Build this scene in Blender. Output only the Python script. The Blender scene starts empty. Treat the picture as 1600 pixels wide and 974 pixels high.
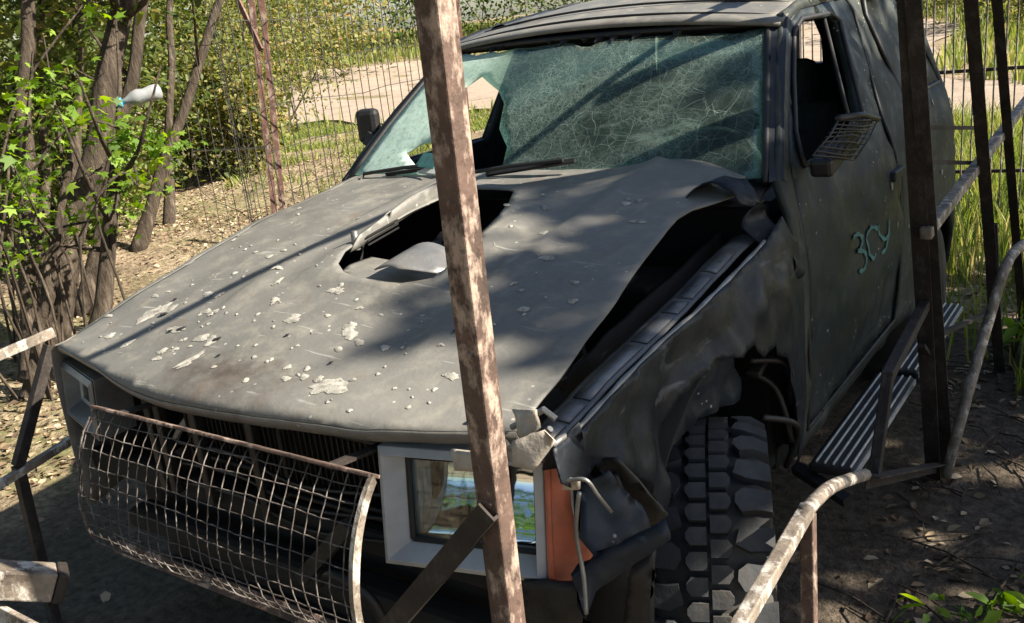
import bpy, bmesh, math, random
import numpy as np
from mathutils import Vector, Matrix, noise
from mathutils.geometry import delaunay_2d_cdt

random.seed(7); RNG = np.random.default_rng(7)
scn = bpy.context.scene
col = scn.collection

# ---------------------------------------------------------------- camera
CAM = np.array([1.6113, -1.1169, 1.6591]); YAW, PITCH, ROLL, FOC = 0.634, 0.3033, -0.1132, 1475.36
_f = np.array([-math.sin(YAW)*math.cos(PITCH), math.cos(YAW)*math.cos(PITCH), -math.sin(PITCH)])
_r = np.array([math.cos(YAW), math.sin(YAW), 0.0]); _u = np.cross(_r, _f)
R_ = math.cos(ROLL)*_r + math.sin(ROLL)*_u
U_ = -math.sin(ROLL)*_r + math.cos(ROLL)*_u
cd = bpy.data.cameras.new('camera'); cam = bpy.data.objects.new('camera', cd); col.objects.link(cam)
cd.sensor_width = 36.0; cd.lens = FOC/1600*36.0; cd.clip_start = 0.05; cd.clip_end = 1000
cam.matrix_world = Matrix(((R_[0], U_[0], -_f[0], CAM[0]), (R_[1], U_[1], -_f[1], CAM[1]), (R_[2], U_[2], -_f[2], CAM[2]), (0, 0, 0, 1)))
scn.camera = cam

# ---------------------------------------------------------------- light
SUN_EL = math.radians(38.0); SUN_AZ = math.radians(71.0)      # azimuth from +Y towards +X
SUN = Vector((math.sin(SUN_AZ)*math.cos(SUN_EL), math.cos(SUN_AZ)*math.cos(SUN_EL), math.sin(SUN_EL)))
w = bpy.data.worlds.new('World'); scn.world = w; w.use_nodes = True
nt = w.node_tree; nt.nodes.clear()
sky = nt.nodes.new('ShaderNodeTexSky'); sky.sky_type = 'NISHITA'; sky.sun_disc = False
sky.sun_elevation = SUN_EL; sky.sun_rotation = SUN_AZ
bg = nt.nodes.new('ShaderNodeBackground'); bg.inputs[1].default_value = 0.05
wo = nt.nodes.new('ShaderNodeOutputWorld')
nt.links.new(sky.outputs[0], bg.inputs[0]); nt.links.new(bg.outputs[0], wo.inputs[0])
ld = bpy.data.lights.new('sun', 'SUN'); ld.energy = 5.0; ld.angle = math.radians(0.53); ld.color = (1.0, 0.91, 0.77)
sun = bpy.data.objects.new('sun', ld); col.objects.link(sun)
sun.rotation_euler = (-SUN).to_track_quat('-Z', 'Y').to_euler(); sun.location = SUN*30
vs = scn.view_settings; vs.view_transform = 'Standard'; vs.look = 'None'; vs.gamma = 1.0; vs.exposure = 1.65
vs.use_curve_mapping = False

# ---------------------------------------------------------------- helpers
def at(px, py, **k):
    """world point seen at a photo pixel, on a plane x=, y= or z=, or at depth d="""
    d = (px-800)/FOC*R_ - (py-487)/FOC*U_ + _f
    ax, v = list(k.items())[0]
    if ax == 'd': return Vector(CAM + v*d)
    i = 'xyz'.index(ax); t = (v-CAM[i])/d[i]
    return Vector(CAM + t*d)

def tag(o, label=None, cat=None, group=None, kind=None):
    if label: o['label'] = label
    if cat: o['category'] = cat
    if group: o['group'] = group
    if kind: o['kind'] = kind
    return o

def put(o, parent):
    col.objects.link(o)
    if parent is not None:
        o.parent = parent
        l = parent.get('_base')
        o.matrix_parent_inverse = parent_world(parent).inverted()
    return o
def parent_world(p):
    m = Matrix.Translation(p.location) @ p.rotation_euler.to_matrix().to_4x4()
    if p.parent: return parent_world(p.parent) @ p.matrix_parent_inverse @ m
    return m

def empty(name, loc, label=None, cat=None, group=None):
    o = bpy.data.objects.new(name, None); o.location = loc; col.objects.link(o)
    o.empty_display_size = 0.1
    return tag(o, label, cat, group)

def mesh(name, V, F, mat, parent=None, smooth=False, bevel=0, solid=0, offset=-1, sharp=None):
    me = bpy.data.meshes.new(name); me.from_pydata([tuple(v) for v in V], [], F); me.materials.append(mat)
    if smooth: me.polygons.foreach_set('use_smooth', [True]*len(me.polygons))
    me.update()
    o = bpy.data.objects.new(name, me); put(o, parent)
    if solid:
        m = o.modifiers.new('s', 'SOLIDIFY'); m.thickness = solid; m.offset = offset
    if bevel:
        m = o.modifiers.new('b', 'BEVEL'); m.width = bevel; m.segments = 2; m.limit_method = 'ANGLE'; m.angle_limit = 0.7
    if smooth and sharp:
        me.set_sharp_from_angle(angle=sharp)
    return o

class Geo:
    def __init__(s): s.V = []; s.F = []
    def add(s, V, F):
        n = len(s.V); s.V += [Vector(v) for v in V]; s.F += [tuple(i+n for i in f) for f in F]; return s
    def box(s, c, size, M=None):
        c = Vector(c); hx, hy, hz = (q/2 for q in size)
        V = [Vector((x, y, z)) for x in (-hx, hx) for y in (-hy, hy) for z in (-hz, hz)]
        V = [(M @ v if M else v)+c for v in V]
        return s.add(V, [(0,1,3,2),(4,6,7,5),(0,4,5,1),(2,3,7,6),(0,2,6,4),(1,5,7,3)])
    def span(s, a, b):
        a = Vector(a); b = Vector(b); return s.box((a+b)/2, [abs(q) for q in (b-a)])
    def bar(s, a, b, wx, wy, side=(1,0,0), taper=1):
        """rectangular bar from a to b; wx measured along 'side'"""
        a = Vector(a); b = Vector(b); d = (b-a).normalized(); sx = Vector(side); sx = (sx-d*sx.dot(d)).normalized(); sy = d.cross(sx)
        V = []
        for p, k in ((a, 1), (b, taper)):
            for i, j in ((-1,-1),(1,-1),(1,1),(-1,1)): V.append(p+sx*(i*wx/2*k)+sy*(j*wy/2*k))
        return s.add(V, [(3,2,1,0),(4,5,6,7),(0,1,5,4),(1,2,6,5),(2,3,7,6),(3,0,4,7)])
    def angle(s, a, b, leg, th, side=(1,0,0), flip=1):
        """L section from a to b"""
        a = Vector(a); b = Vector(b); d = (b-a).normalized(); sx = Vector(side); sx = (sx-d*sx.dot(d)).normalized(); sy = d.cross(sx)*flip
        prof = [(0,0),(leg,0),(leg,th),(th,th),(th,leg),(0,leg)]
        V = [p+sx*x+sy*y for p in (a, b) for x, y in prof]
        F = [tuple(range(5,-1,-1)), tuple(range(6,12))]+[(i,(i+1)%6,6+(i+1)%6,6+i) for i in range(6)]
        return s.add(V, F)
    def tube(s, pts, r, n=8, cap=True):
        pts = [Vector(p) for p in pts]; rr = r if hasattr(r, '__len__') else [r]*len(pts)
        base = len(s.V); prev = None
        for i, p in enumerate(pts):
            d = (pts[min(i+1, len(pts)-1)]-pts[max(i-1, 0)]).normalized()
            if prev is None:
                prev = d.orthogonal().normalized()
            prev = (prev-d*prev.dot(d)).normalized(); q = d.cross(prev)
            for k in range(n):
                a = 2*math.pi*k/n; s.V.append(p+(prev*math.cos(a)+q*math.sin(a))*rr[i])
        for i in range(len(pts)-1):
            for k in range(n):
                a = base+i*n+k; b = base+i*n+(k+1) % n
                s.F.append((a, b, b+n, a+n))
        if cap:
            s.F.append(tuple(base+k for k in range(n-1,-1,-1))); e = base+(len(pts)-1)*n; s.F.append(tuple(e+k for k in range(n)))
        return s
    def lathe(s, prof, c, axis='x', n=48):
        """prof: (radius, offset along axis)"""
        c = Vector(c); base = len(s.V); m = len(prof)
        for k in range(n):
            a = 2*math.pi*k/n
            for r, h in prof:
                v = Vector((h, r*math.cos(a), r*math.sin(a))) if axis == 'x' else (Vector((r*math.cos(a), h, r*math.sin(a))) if axis == 'y' else Vector((r*math.cos(a), r*math.sin(a), h)))
                s.V.append(c+v)
        for k in range(n):
            for j in range(m-1):
                a = base+k*m+j; b = base+((k+1) % n)*m+j
                s.F.append((a, b, b+1, a+1))
        return s
    def build(s, name, mat, parent=None, **k): return mesh(name, s.V, s.F, mat, parent, **k)

def smooth_path(pts, sub=6):
    pts = [Vector(p) for p in pts]; out = []
    for i in range(len(pts)-1):
        p0 = pts[max(i-1,0)]; p1 = pts[i]; p2 = pts[i+1]; p3 = pts[min(i+2,len(pts)-1)]
        for k in range(sub):
            t = k/sub
            out.append(0.5*((2*p1)+(p2-p0)*t+(2*p0-5*p1+4*p2-p3)*t*t+(3*p1-p0-3*p2+p3)*t**3))
    out.append(pts[-1]); return out

def in_poly(P, poly):
    x = P[:,0]; y = P[:,1]; c = np.zeros(len(P), bool); n = len(poly)
    for i in range(n):
        x0, y0 = poly[i]; x1, y1 = poly[(i+1) % n]
        k = ((y0 > y) != (y1 > y)); dy = (y1-y0) if y1 != y0 else 1e-12
        c ^= k & (x < (x1-x0)*(y-y0)/dy+x0)
    return c
def dist_poly(P, poly):
    d = np.full(len(P), 1e9); n = len(poly)
    for i in range(n):
        a = np.array(poly[i]); b = np.array(poly[(i+1) % n]); ab = b-a
        t = np.clip(((P-a)@ab)/max(ab@ab, 1e-12), 0, 1); d = np.minimum(d, np.linalg.norm(P-(a+t[:,None]*ab), axis=1))
    return d
def refine(poly, step):
    out = []
    for i in range(len(poly)):
        a = np.array(poly[i], float); b = np.array(poly[(i+1) % len(poly)], float); n = max(1, int(np.linalg.norm(b-a)/step+0.5))
        out += [tuple(a+(b-a)*k/n) for k in range(n)]
    return out
def cdt(outline, holes, step):
    loops = [refine(outline, step)]+[refine(h, step) for h in holes]
    P = []; E = []
    for L in loops:
        n0 = len(P); P += L; E += [(n0+i, n0+(i+1) % len(L)) for i in range(len(L))]
    a = np.array(outline); lo = a.min(0); hi = a.max(0)
    g = np.stack(np.meshgrid(np.arange(lo[0], hi[0], step), np.arange(lo[1], hi[1], step)), -1).reshape(-1, 2)
    g = g+RNG.uniform(-.12, .12, g.shape)*step
    ok = in_poly(g, outline) & (dist_poly(g, outline) > step*.45)
    for h in holes: ok &= ~in_poly(g, h) & (dist_poly(g, h) > step*.45)
    P += [tuple(q) for q in g[ok]]
    r = delaunay_2d_cdt([Vector(p) for p in P], E, [], 0, 1e-6)
    V2 = np.array([tuple(v) for v in r[0]]); T = np.array([tuple(f) for f in r[2]])
    c = V2[T].mean(1); ok = in_poly(c, outline)
    for h in holes: ok &= ~in_poly(c, h)
    return V2, [tuple(int(i) for i in t) for t in T[ok]]
def sheet(name, outline, holes, step, fn, mat, parent, solid=0.002, offset=-1, smooth=True):
    V2, F = cdt(outline, holes, step)
    V = [fn(u, v) for u, v in V2]
    used = sorted({i for f in F for i in f}); m = {j: i for i, j in enumerate(used)}
    return mesh(name, [V[i] for i in used], [tuple(m[i] for i in f) for f in F], mat, parent, smooth=smooth, solid=solid, offset=offset)
def fbm(x, y, z, o=3, s=1.0):
    return noise.fractal(Vector((x*s, y*s, z*s)), 0.8, 2.1, o)
def grid_mesh(name, nu, nv, fn, mat, parent, **k):
    V = [fn(i/nu, j/nv) for i in range(nu+1) for j in range(nv+1)]
    F = [(i*(nv+1)+j, (i+1)*(nv+1)+j, (i+1)*(nv+1)+j+1, i*(nv+1)+j+1) for i in range(nu) for j in range(nv)]
    return mesh(name, V, F, mat, parent, **k)

# ---------------------------------------------------------------- materials
class NT:
    def __init__(s, name):
        s.m = bpy.data.materials.new(name); s.m.use_nodes = True; s.t = s.m.node_tree; s.t.nodes.clear()
        s.out = s.n('ShaderNodeOutputMaterial'); s.geo = None
    def n(s, t, **k):
        q = s.t.nodes.new(t)
        for a, v in k.items(): setattr(q, a, v)
        return q
    def l(s, a, b): s.t.links.new(a, b)
    def pos(s):
        if s.geo is None: s.geo = s.n('ShaderNodeTexCoord').outputs['Object']
        return s.geo
    def noise(s, scale, detail=4, rough=.55, vec=None, dist=0):
        q = s.n('ShaderNodeTexNoise'); q.inputs['Scale'].default_value = scale; q.inputs['Detail'].default_value = detail
        q.inputs['Roughness'].default_value = rough; q.inputs['Distortion'].default_value = dist; s.l(vec or s.pos(), q.inputs['Vector']); return q.outputs[0]
    def voro(s, scale, feature='F1', vec=None, rnd=1):
        q = s.n('ShaderNodeTexVoronoi', feature=feature); q.inputs['Scale'].default_value = scale; q.inputs['Randomness'].default_value = rnd; s.l(vec or s.pos(), q.inputs['Vector']); return q
    def map(s, scale=(1,1,1), rot=(0,0,0), vec=None):
        q = s.n('ShaderNodeMapping'); q.inputs['Scale'].default_value = scale; q.inputs['Rotation'].default_value = rot; s.l(vec or s.pos(), q.inputs['Vector']); return q.outputs[0]
    def ramp(s, f, stops):
        q = s.n('ShaderNodeValToRGB'); e = q.color_ramp.elements
        while len(e) < len(stops): e.new(.5)
        for i, (p, c) in enumerate(stops):
            e[i].position = p; e[i].color = (c, c, c, 1) if not hasattr(c, '__len__') else (*c, 1)
        s.l(f, q.inputs[0]); return q.outputs[0]
    def mix(s, f, a, b, mode='MIX'):
        q = s.n('ShaderNodeMix', data_type='RGBA', blend_type=mode)
        for i, v in ((0, f), (6, a), (7, b)):
            if isinstance(v, (int, float)): q.inputs[i].default_value = v if i == 0 else (v, v, v, 1)
            elif hasattr(v, '__len__'): q.inputs[i].default_value = (*v, 1)
            else: s.l(v, q.inputs[i])
        return q.outputs[2]
    def math(s, op, a, b=0.0, c=None):
        q = s.n('ShaderNodeMath', operation=op)
        for i, v in enumerate((a, b) if c is None else (a, b, c)):
            if isinstance(v, (int, float)): q.inputs[i].default_value = v
            else: s.l(v, q.inputs[i])
        return q.outputs[0]
    def bump(s, h, st=.3, d=.01):
        q = s.n('ShaderNodeBump'); q.inputs['Strength'].default_value = st; q.inputs['Distance'].default_value = d; s.l(h, q.inputs['Height']); return q.outputs[0]
    def bsdf(s, color, rough=.6, metal=0.0, normal=None, spec=.4, **k):
        q = s.n('ShaderNodeBsdfPrincipled')
        for nm, v in (('Base Color', color), ('Roughness', rough), ('Metallic', metal), ('Specular IOR Level', spec), *k.items()):
            if isinstance(v, (int, float)): q.inputs[nm].default_value = v
            elif hasattr(v, '__len__'): q.inputs[nm].default_value = (*v, 1)
            else: s.l(v, q.inputs[nm])
        if normal: s.l(normal, q.inputs['Normal'])
        return q.outputs[0]
    def done(s, sh): s.l(sh, s.out.inputs[0]); return s.m

def simple(name, c, rough=.6, metal=0, var=.25, scale=12, bump=.15, spec=.5, dust=0, bd=.004):
    t = NT(name); n = t.noise(scale, 5); lo = tuple(q*(1-var) for q in c); hi = tuple(min(1, q*(1+var)) for q in c)
    colr = t.ramp(n, [(.3, lo), (.7, hi)])
    if dust:
        d = t.ramp(t.noise(scale*.35, 6, .65), [(.45, 0), (.75, dust)])
        colr = t.mix(d, colr, (.26, .22, .17))
    return t.done(t.bsdf(colr, rough, metal, t.bump(t.noise(scale*6, 4), bump, bd), spec))

def paint(name, base, dusty=.35, rough=.55, scrat=.4, tint=(.27, .25, .19), stain=False):
    """old hand painted body colour with dust, scratches and scuffs"""
    t = NT(name)
    n1 = t.noise(2.6, 6, .6); n2 = t.noise(14, 5, .6); n3 = t.noise(90, 3)
    c = t.ramp(n1, [(.3, tuple(q*.75 for q in base)), (.7, tuple(q*1.2 for q in base))])
    c = t.mix(t.ramp(n2, [(.5, 0), (.72, dusty)]), c, tint)
    c = t.mix(t.ramp(t.noise(5.5, 8, .7, dist=.6), [(.56, 0), (.66, dusty*.7)]), c, tint)
    # thin scratches, stretched
    sc = t.noise(26, 3, .6, t.map((.25, 3.0, .6), (0, 0, .5)))
    c = t.mix(t.ramp(sc, [(.66, 0), (.70, scrat)]), c, tuple(min(1, q*2.6+.03) for q in base))
    sp = t.voro(38).outputs['Distance']; gate = t.ramp(t.noise(9, 2), [(.56, 0), (.6, 1)])
    spk = t.math('MULTIPLY', t.ramp(sp, [(.10, 1), (.16, 0)]), gate)
    c = t.mix(t.math('MULTIPLY', spk, .8), c, (.42, .41, .37))
    if stain:
        dv = t.n('ShaderNodeVectorMath', operation='DISTANCE'); t.l(t.map((1.0, 2.2, 0)), dv.inputs[0]); dv.inputs[1].default_value = (-.02, .09, 0)
        sm = t.ramp(t.math('ADD', dv.outputs['Value'], t.math('MULTIPLY', t.noise(11, 6, .7), .55)), [(.30, .8), (.50, 0)])
        c = t.mix(sm, c, (.045, .032, .024)); c = t.mix(t.ramp(t.noise(16, 4, .6, t.map((1, .35, 1), (0, 0, .3))), [(.6, 0), (.72, .35)]), c, (.13, .085, .055))
    rg = t.ramp(n2, [(.3, rough-.1), (.75, min(1, rough+.25))])
    h = t.mix(.35, t.noise(7, 4), n3)
    return t.done(t.bsdf(c, rg, 0, t.bump(h, .35, .006), .28))

M = {}
M['hood'] = paint('hood paint matt olive', (.142, .138, .126), .45, .44, .35, (.27, .255, .21), True)
M['body'] = paint('body paint dark slate', (.014, .020, .029), .12, .48, .35, (.17, .16, .13))
M['door'] = paint('door paint dark green', (.012, .020, .023), .11, .5, .3, (.17, .16, .13))
M['quarter'] = paint('quarter paint faded green', (.026, .033, .031), .2, .6, .4, (.2, .19, .14))
def crushed():
    t = NT('crumpled fender paint')
    c = t.ramp(t.noise(6, 6, .65), [(.3, (.006, .008, .012)), (.7, (.016, .020, .026))])
    st = t.noise(13, 5, .65, t.map((1, .35, 1.6), (.5, .2, 0)), .8)
    m = t.ramp(st, [(.60, 0), (.70, .7)])
    c = t.mix(m, c, (.10, .105, .115))
    c = t.mix(t.ramp(t.noise(30, 4), [(.66, 0), (.8, .15)]), c, (.10, .085, .07))
    return t.done(t.bsdf(c, t.ramp(t.noise(18, 4), [(.3, .34), (.7, .58)]), t.math('MULTIPLY', m, .12), t.bump(t.noise(22, 5), .5, .008), .2))
M['crush'] = crushed()
M['black'] = simple('black plastic', (.008, .008, .009), .55, 0, .3, 20, .2)
M['void'] = simple('sooty engine bay', (.004, .004, .004), .85, 0, .4, 14, .4)
M['engine'] = simple('greasy engine metal', (.014, .014, .014), .55, .3, .5, 18, .5, dust=.12)
M['rubber'] = simple('dusty tyre rubber', (.012, .013, .014), .8, 0, .35, 10, .35, dust=.35)
M['lug'] = simple('worn lug rubber', (.026, .028, .031), .75, 0, .3, 14, .35, dust=.25)
M['rubseal'] = simple('rubber seal', (.008, .008, .009), .55, 0, .2, 20)
M['steel'] = simple('bare grey steel', (.20, .20, .195), .42, .6, .35, 14, .3, dust=.35)
M['ledge'] = simple('primer grey ledge', (.15, .153, .155), .42, .35, .35, 11, .3, dust=.45)
M['alloy'] = simple('ribbed aluminium', (.62, .62, .60), .4, .5, .25, 30, .2, dust=.25)
M['bezel'] = simple('silver grey plastic', (.36, .38, .40), .38, 0, .15, 16, .15, dust=.3)
M['bezelwarm'] = simple('dusty torn silver plastic', (.34, .30, .25), .7, 0, .35, 22, .4)
M['orange'] = simple('faded orange lens', (.42, .115, .062), .4, 0, .25, 18, .1, dust=.45)
M['chip'] = simple('bare putty showing through paint', (.27, .258, .225), .8, 0, .5, 55, .5)
M['ding'] = simple('black shrapnel hole', (.006, .006, .006), .9)
M['seat'] = simple('dark seat cloth', (.025, .026, .03), .95, 0, .3, 40, .3)
M['teal'] = simple('teal spray paint', (.045, .15, .145), .7, 0, .3, 40)
M['white'] = simple('white card', (.75, .76, .74), .6, 0, .08, 10)
M['putty'] = simple('broken pale plastic', (.5, .42, .33), .7, 0, .25, 30, .4)

def rust(name, rustc, wornc, worn=.5, dark=(.03, .02, .016)):
    t = NT(name)
    n = t.noise(9, 7, .68); s = t.noise(26, 6, .68, t.map((1.1, 1.1, .55)))
    c = t.ramp(n, [(.28, dark), (.48, rustc), (.72, tuple(min(1, q*1.7) for q in rustc))])
    c = t.mix(t.ramp(s, [(.5, 0), (.62, worn)]), c, wornc)
    c = t.mix(t.ramp(t.noise(70, 3), [(.58, 0), (.7, .5)]), c, dark)
    return t.done(t.bsdf(c, .72, .15, t.bump(t.noise(120, 4), .5, .004), .4))
M['rust'] = rust('rusty angle steel', (.085, .055, .043), (.44, .34, .275), .75, (.022, .016, .013))
M['rustred'] = rust('red lead painted steel', (.13, .066, .050), (.42, .32, .26), .6)
M['rustdark'] = rust('dark rusted steel', (.026, .020, .017), (.075, .062, .055), .5, (.012, .010, .009))
M['pale'] = rust('flaking grey paint on steel', (.18, .15, .12), (.52, .49, .44), .9)
M['wire'] = rust('galvanised wire', (.075, .062, .055), (.36, .33, .30), .5, (.03, .026, .023))
M['wiredark'] = simple('old fence wire', (.05, .045, .04), .7, .4)

def glass():
    """crazed laminated screen: clear cells, white-green crushed cracks"""
    t = NT('crazed windscreen glass')
    wv = t.n('ShaderNodeVectorMath', operation='ADD'); nz = t.n('ShaderNodeTexNoise'); nz.inputs['Scale'].default_value = 5; t.l(t.pos(), nz.inputs['Vector'])
    sc = t.n('ShaderNodeVectorMath', operation='SCALE'); sc.inputs[3].default_value = .05; t.l(nz.outputs['Color'], sc.inputs[0])
    t.l(t.pos(), wv.inputs[0]); t.l(sc.outputs[0], wv.inputs[1]); v = wv.outputs[0]
    def cr(scale, w0, w1, a, off=0):
        mp = t.n('ShaderNodeMapping'); mp.inputs['Location'].default_value = (off, off*.7, off*1.3); mp.inputs['Rotation'].default_value = (off, off*2, off*.5); t.l(v, mp.inputs['Vector'])
        return t.ramp(t.voro(scale, 'DISTANCE_TO_EDGE', mp.outputs[0]).outputs['Distance'], [(w0, a), (w1, 0)])
    d = t.ramp(t.noise(3.2, 4, .6), [(.34, .12), (.66, 1)])
    crack = cr(7, .0, .003, .22)
    for k, (q, al) in enumerate(((11, .34), (16, .38), (23, .46), (31, .46), (43, .44), (70, .38))):
        c_ = cr(q, 0.0, .005+.0035*k, al, 1.3*k+.7); crack = t.math('MAXIMUM', crack, t.math('MULTIPLY', c_, d) if k > 1 else c_)
    crack = t.math('MAXIMUM', crack, t.math('MULTIPLY', cr(120, .03, .12, .24, 4.4), d))
    # streaky smears of pulverised glass
    sm = t.ramp(t.noise(7, 5, .65, t.map((.6, 1.8, 1.8), (0, .5, .4)), .7), [(.55, .0), (.80, .42)])
    # crushed glass whitened over the passenger side, its sunlit brightness put into the colour
    sx = t.n('ShaderNodeSeparateXYZ'); t.l(t.pos(), sx.inputs[0])
    fog = t.n('ShaderNodeMapRange'); fog.inputs[1].default_value = -.22; fog.inputs[2].default_value = -.42; fog.inputs[3].default_value = 0; fog.inputs[4].default_value = .95
    t.l(sx.outputs[0], fog.inputs[0])
    fg = t.math('MULTIPLY', fog.outputs[0], t.ramp(t.noise(11, 5, .7), [(.3, .7), (.6, 1)]))
    fac = t.math('MAXIMUM', t.math('MAXIMUM', crack, sm), fg)
    fac = t.math('MAXIMUM', fac, .03)
    tr = t.n('ShaderNodeBsdfTransparent'); tr.inputs[0].default_value = (.50, .68, .63, 1)
    gl = t.n('ShaderNodeBsdfGlossy'); gl.inputs['Roughness'].default_value = .12; gl.inputs[0].default_value = (.8, .9, .88, 1)
    lw = t.n('ShaderNodeLayerWeight'); lw.inputs[0].default_value = .22
    ms = t.n('ShaderNodeMixShader'); t.l(t.math('MULTIPLY', lw.outputs['Fresnel'], .5), ms.inputs[0]); t.l(tr.outputs[0], ms.inputs[1]); t.l(gl.outputs[0], ms.inputs[2])
    df = t.n('ShaderNodeBsdfDiffuse'); speck = t.mix(t.ramp(t.noise(75, 4, .7), [(.36, .7), (.5, 0)]), (.70, .86, .77), (.24, .40, .36)); speck = t.mix(t.ramp(t.noise(9, 5, .7), [(.5, 0), (.7, .6)]), speck, (.36, .56, .50)); t.l(speck, df.inputs[0])
    tl = t.n('ShaderNodeBsdfTranslucent'); tl.inputs[0].default_value = (.50, .70, .62, 1)
    m2 = t.n('ShaderNodeMixShader'); m2.inputs[0].default_value = .4; t.l(df.outputs[0], m2.inputs[1]); t.l(tl.outputs[0], m2.inputs[2])
    m3 = t.n('ShaderNodeMixShader'); t.l(fac, m3.inputs[0]); t.l(ms.outputs[0], m3.inputs[1]); t.l(m2.outputs[0], m3.inputs[2])
    return t.done(m3.outputs[0])
M['glass'] = glass()
def clear():
    t = NT('clear lens glass'); tr = t.n('ShaderNodeBsdfTransparent'); tr.inputs[0].default_value = (.9, .95, .95, 1)
    gl = t.n('ShaderNodeBsdfGlossy'); gl.inputs['Roughness'].default_value = .03
    lw = t.n('ShaderNodeLayerWeight'); lw.inputs[0].default_value = .3
    ms = t.n('ShaderNodeMixShader'); t.l(lw.outputs['Fresnel'], ms.inputs[0]); t.l(tr.outputs[0], ms.inputs[1]); t.l(gl.outputs[0], ms.inputs[2])
    return t.done(ms.outputs[0])
M['lens'] = clear()
def chrome():
    t = NT('headlamp reflector chrome')
    return t.done(t.bsdf((.82, .86, .88), .07, 1.0, t.bump(t.noise(14, 2), .25, .01)))
M['chrome'] = chrome()

def leafmat(name, stops, trans=.45, rough=.55):
    t = NT(name); a = t.n('ShaderNodeAttribute', attribute_name='rnd'); c = t.ramp(a.outputs['Fac'], stops)
    p = t.bsdf(c, rough, 0, None, .35); tl = t.n('ShaderNodeBsdfTranslucent')
    hs = t.n('ShaderNodeHueSaturation'); hs.inputs['Hue'].default_value = .485; hs.inputs['Saturation'].default_value = 1.15; hs.inputs['Value'].default_value = 1.5; t.l(c, hs.inputs['Color']); t.l(hs.outputs[0], tl.inputs[0])
    ms = t.n('ShaderNodeMixShader'); ms.inputs[0].default_value = trans; t.l(p, ms.inputs[1]); t.l(tl.outputs[0], ms.inputs[2])
    return t.done(ms.outputs[0])
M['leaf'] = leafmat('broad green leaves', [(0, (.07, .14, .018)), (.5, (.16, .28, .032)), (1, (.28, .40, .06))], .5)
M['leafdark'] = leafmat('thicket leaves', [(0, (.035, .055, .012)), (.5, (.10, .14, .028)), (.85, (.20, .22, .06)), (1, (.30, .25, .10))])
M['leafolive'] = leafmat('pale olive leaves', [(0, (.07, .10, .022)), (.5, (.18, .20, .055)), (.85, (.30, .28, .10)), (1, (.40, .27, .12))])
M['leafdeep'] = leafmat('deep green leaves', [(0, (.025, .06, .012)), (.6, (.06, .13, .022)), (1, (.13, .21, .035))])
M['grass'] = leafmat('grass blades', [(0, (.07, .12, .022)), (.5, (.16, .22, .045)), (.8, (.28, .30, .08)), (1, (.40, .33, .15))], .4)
M['litter'] = leafmat('dry leaf litter', [(0, (.07, .045, .03)), (.4, (.20, .14, .085)), (.75, (.36, .27, .17)), (1, (.5, .42, .3))], .1, .8)
def barkm():
    t = NT('rough grey bark'); v = t.map((3, 3, .5))
    c = t.ramp(t.noise(9, 7, .7, v), [(.3, (.022, .017, .013)), (.55, (.085, .066, .05)), (.75, (.22, .18, .14))])
    return t.done(t.bsdf(c, .9, 0, t.bump(t.noise(14, 6, .7, v), 1.0, .03), .2))
M['bark'] = barkm()
def groundm():
    t = NT('dry earth with leaf litter')
    big = t.noise(.35, 5, .6); mid = t.noise(3.5, 6, .65); fine = t.noise(28, 6, .7)
    c = t.ramp(mid, [(.3, (.16, .12, .085)), (.5, (.32, .245, .165)), (.7, (.50, .40, .285))])
    c = t.mix(t.ramp(fine, [(.38, .75), (.6, 0)]), c, (.06, .045, .032))
    g = t.ramp(big, [(.48, 0), (.6, 1)])
    g2 = t.math('MULTIPLY', g, t.ramp(t.noise(9, 5), [(.4, .2), (.6, .9)]))
    c = t.mix(t.math('MULTIPLY', g2, .7), c, (.12, .14, .04))
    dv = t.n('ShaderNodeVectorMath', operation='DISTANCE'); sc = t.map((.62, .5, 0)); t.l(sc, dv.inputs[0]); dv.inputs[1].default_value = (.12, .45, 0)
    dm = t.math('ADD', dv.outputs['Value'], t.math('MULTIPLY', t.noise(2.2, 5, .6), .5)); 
    soil = t.ramp(fine, [(.3, (.035, .028, .023)), (.7, (.105, .086, .068))])  # dark bare soil round the car, with shade painted into its colour
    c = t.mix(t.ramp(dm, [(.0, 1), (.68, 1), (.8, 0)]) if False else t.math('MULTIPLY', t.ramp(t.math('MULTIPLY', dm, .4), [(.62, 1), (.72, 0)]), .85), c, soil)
    return t.done(t.bsdf(c, .95, 0, t.bump(t.mix(.5, mid, fine), .9, .05), .15))
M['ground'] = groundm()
def roadm():
    t = NT('pale trodden dirt'); c = t.ramp(t.noise(1.2, 7, .62), [(.3, (.25, .200, .155)), (.7, (.38, .31, .245))])
    c = t.mix(t.ramp(t.noise(22, 5, .7), [(.35, .5), (.55, 0)]), c, (.24, .18, .13))
    return t.done(t.bsdf(c, .95, 0, t.bump(t.noise(12, 6), .6, .03), .15))
M['road'] = roadm()
M['plastic'] = simple('cloudy white plastic', (.25, .26, .27), .4, 0, .15, 12, .3)
M['bluecap'] = simple('blue plastic cap', (.05, .30, .50), .4)

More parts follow.
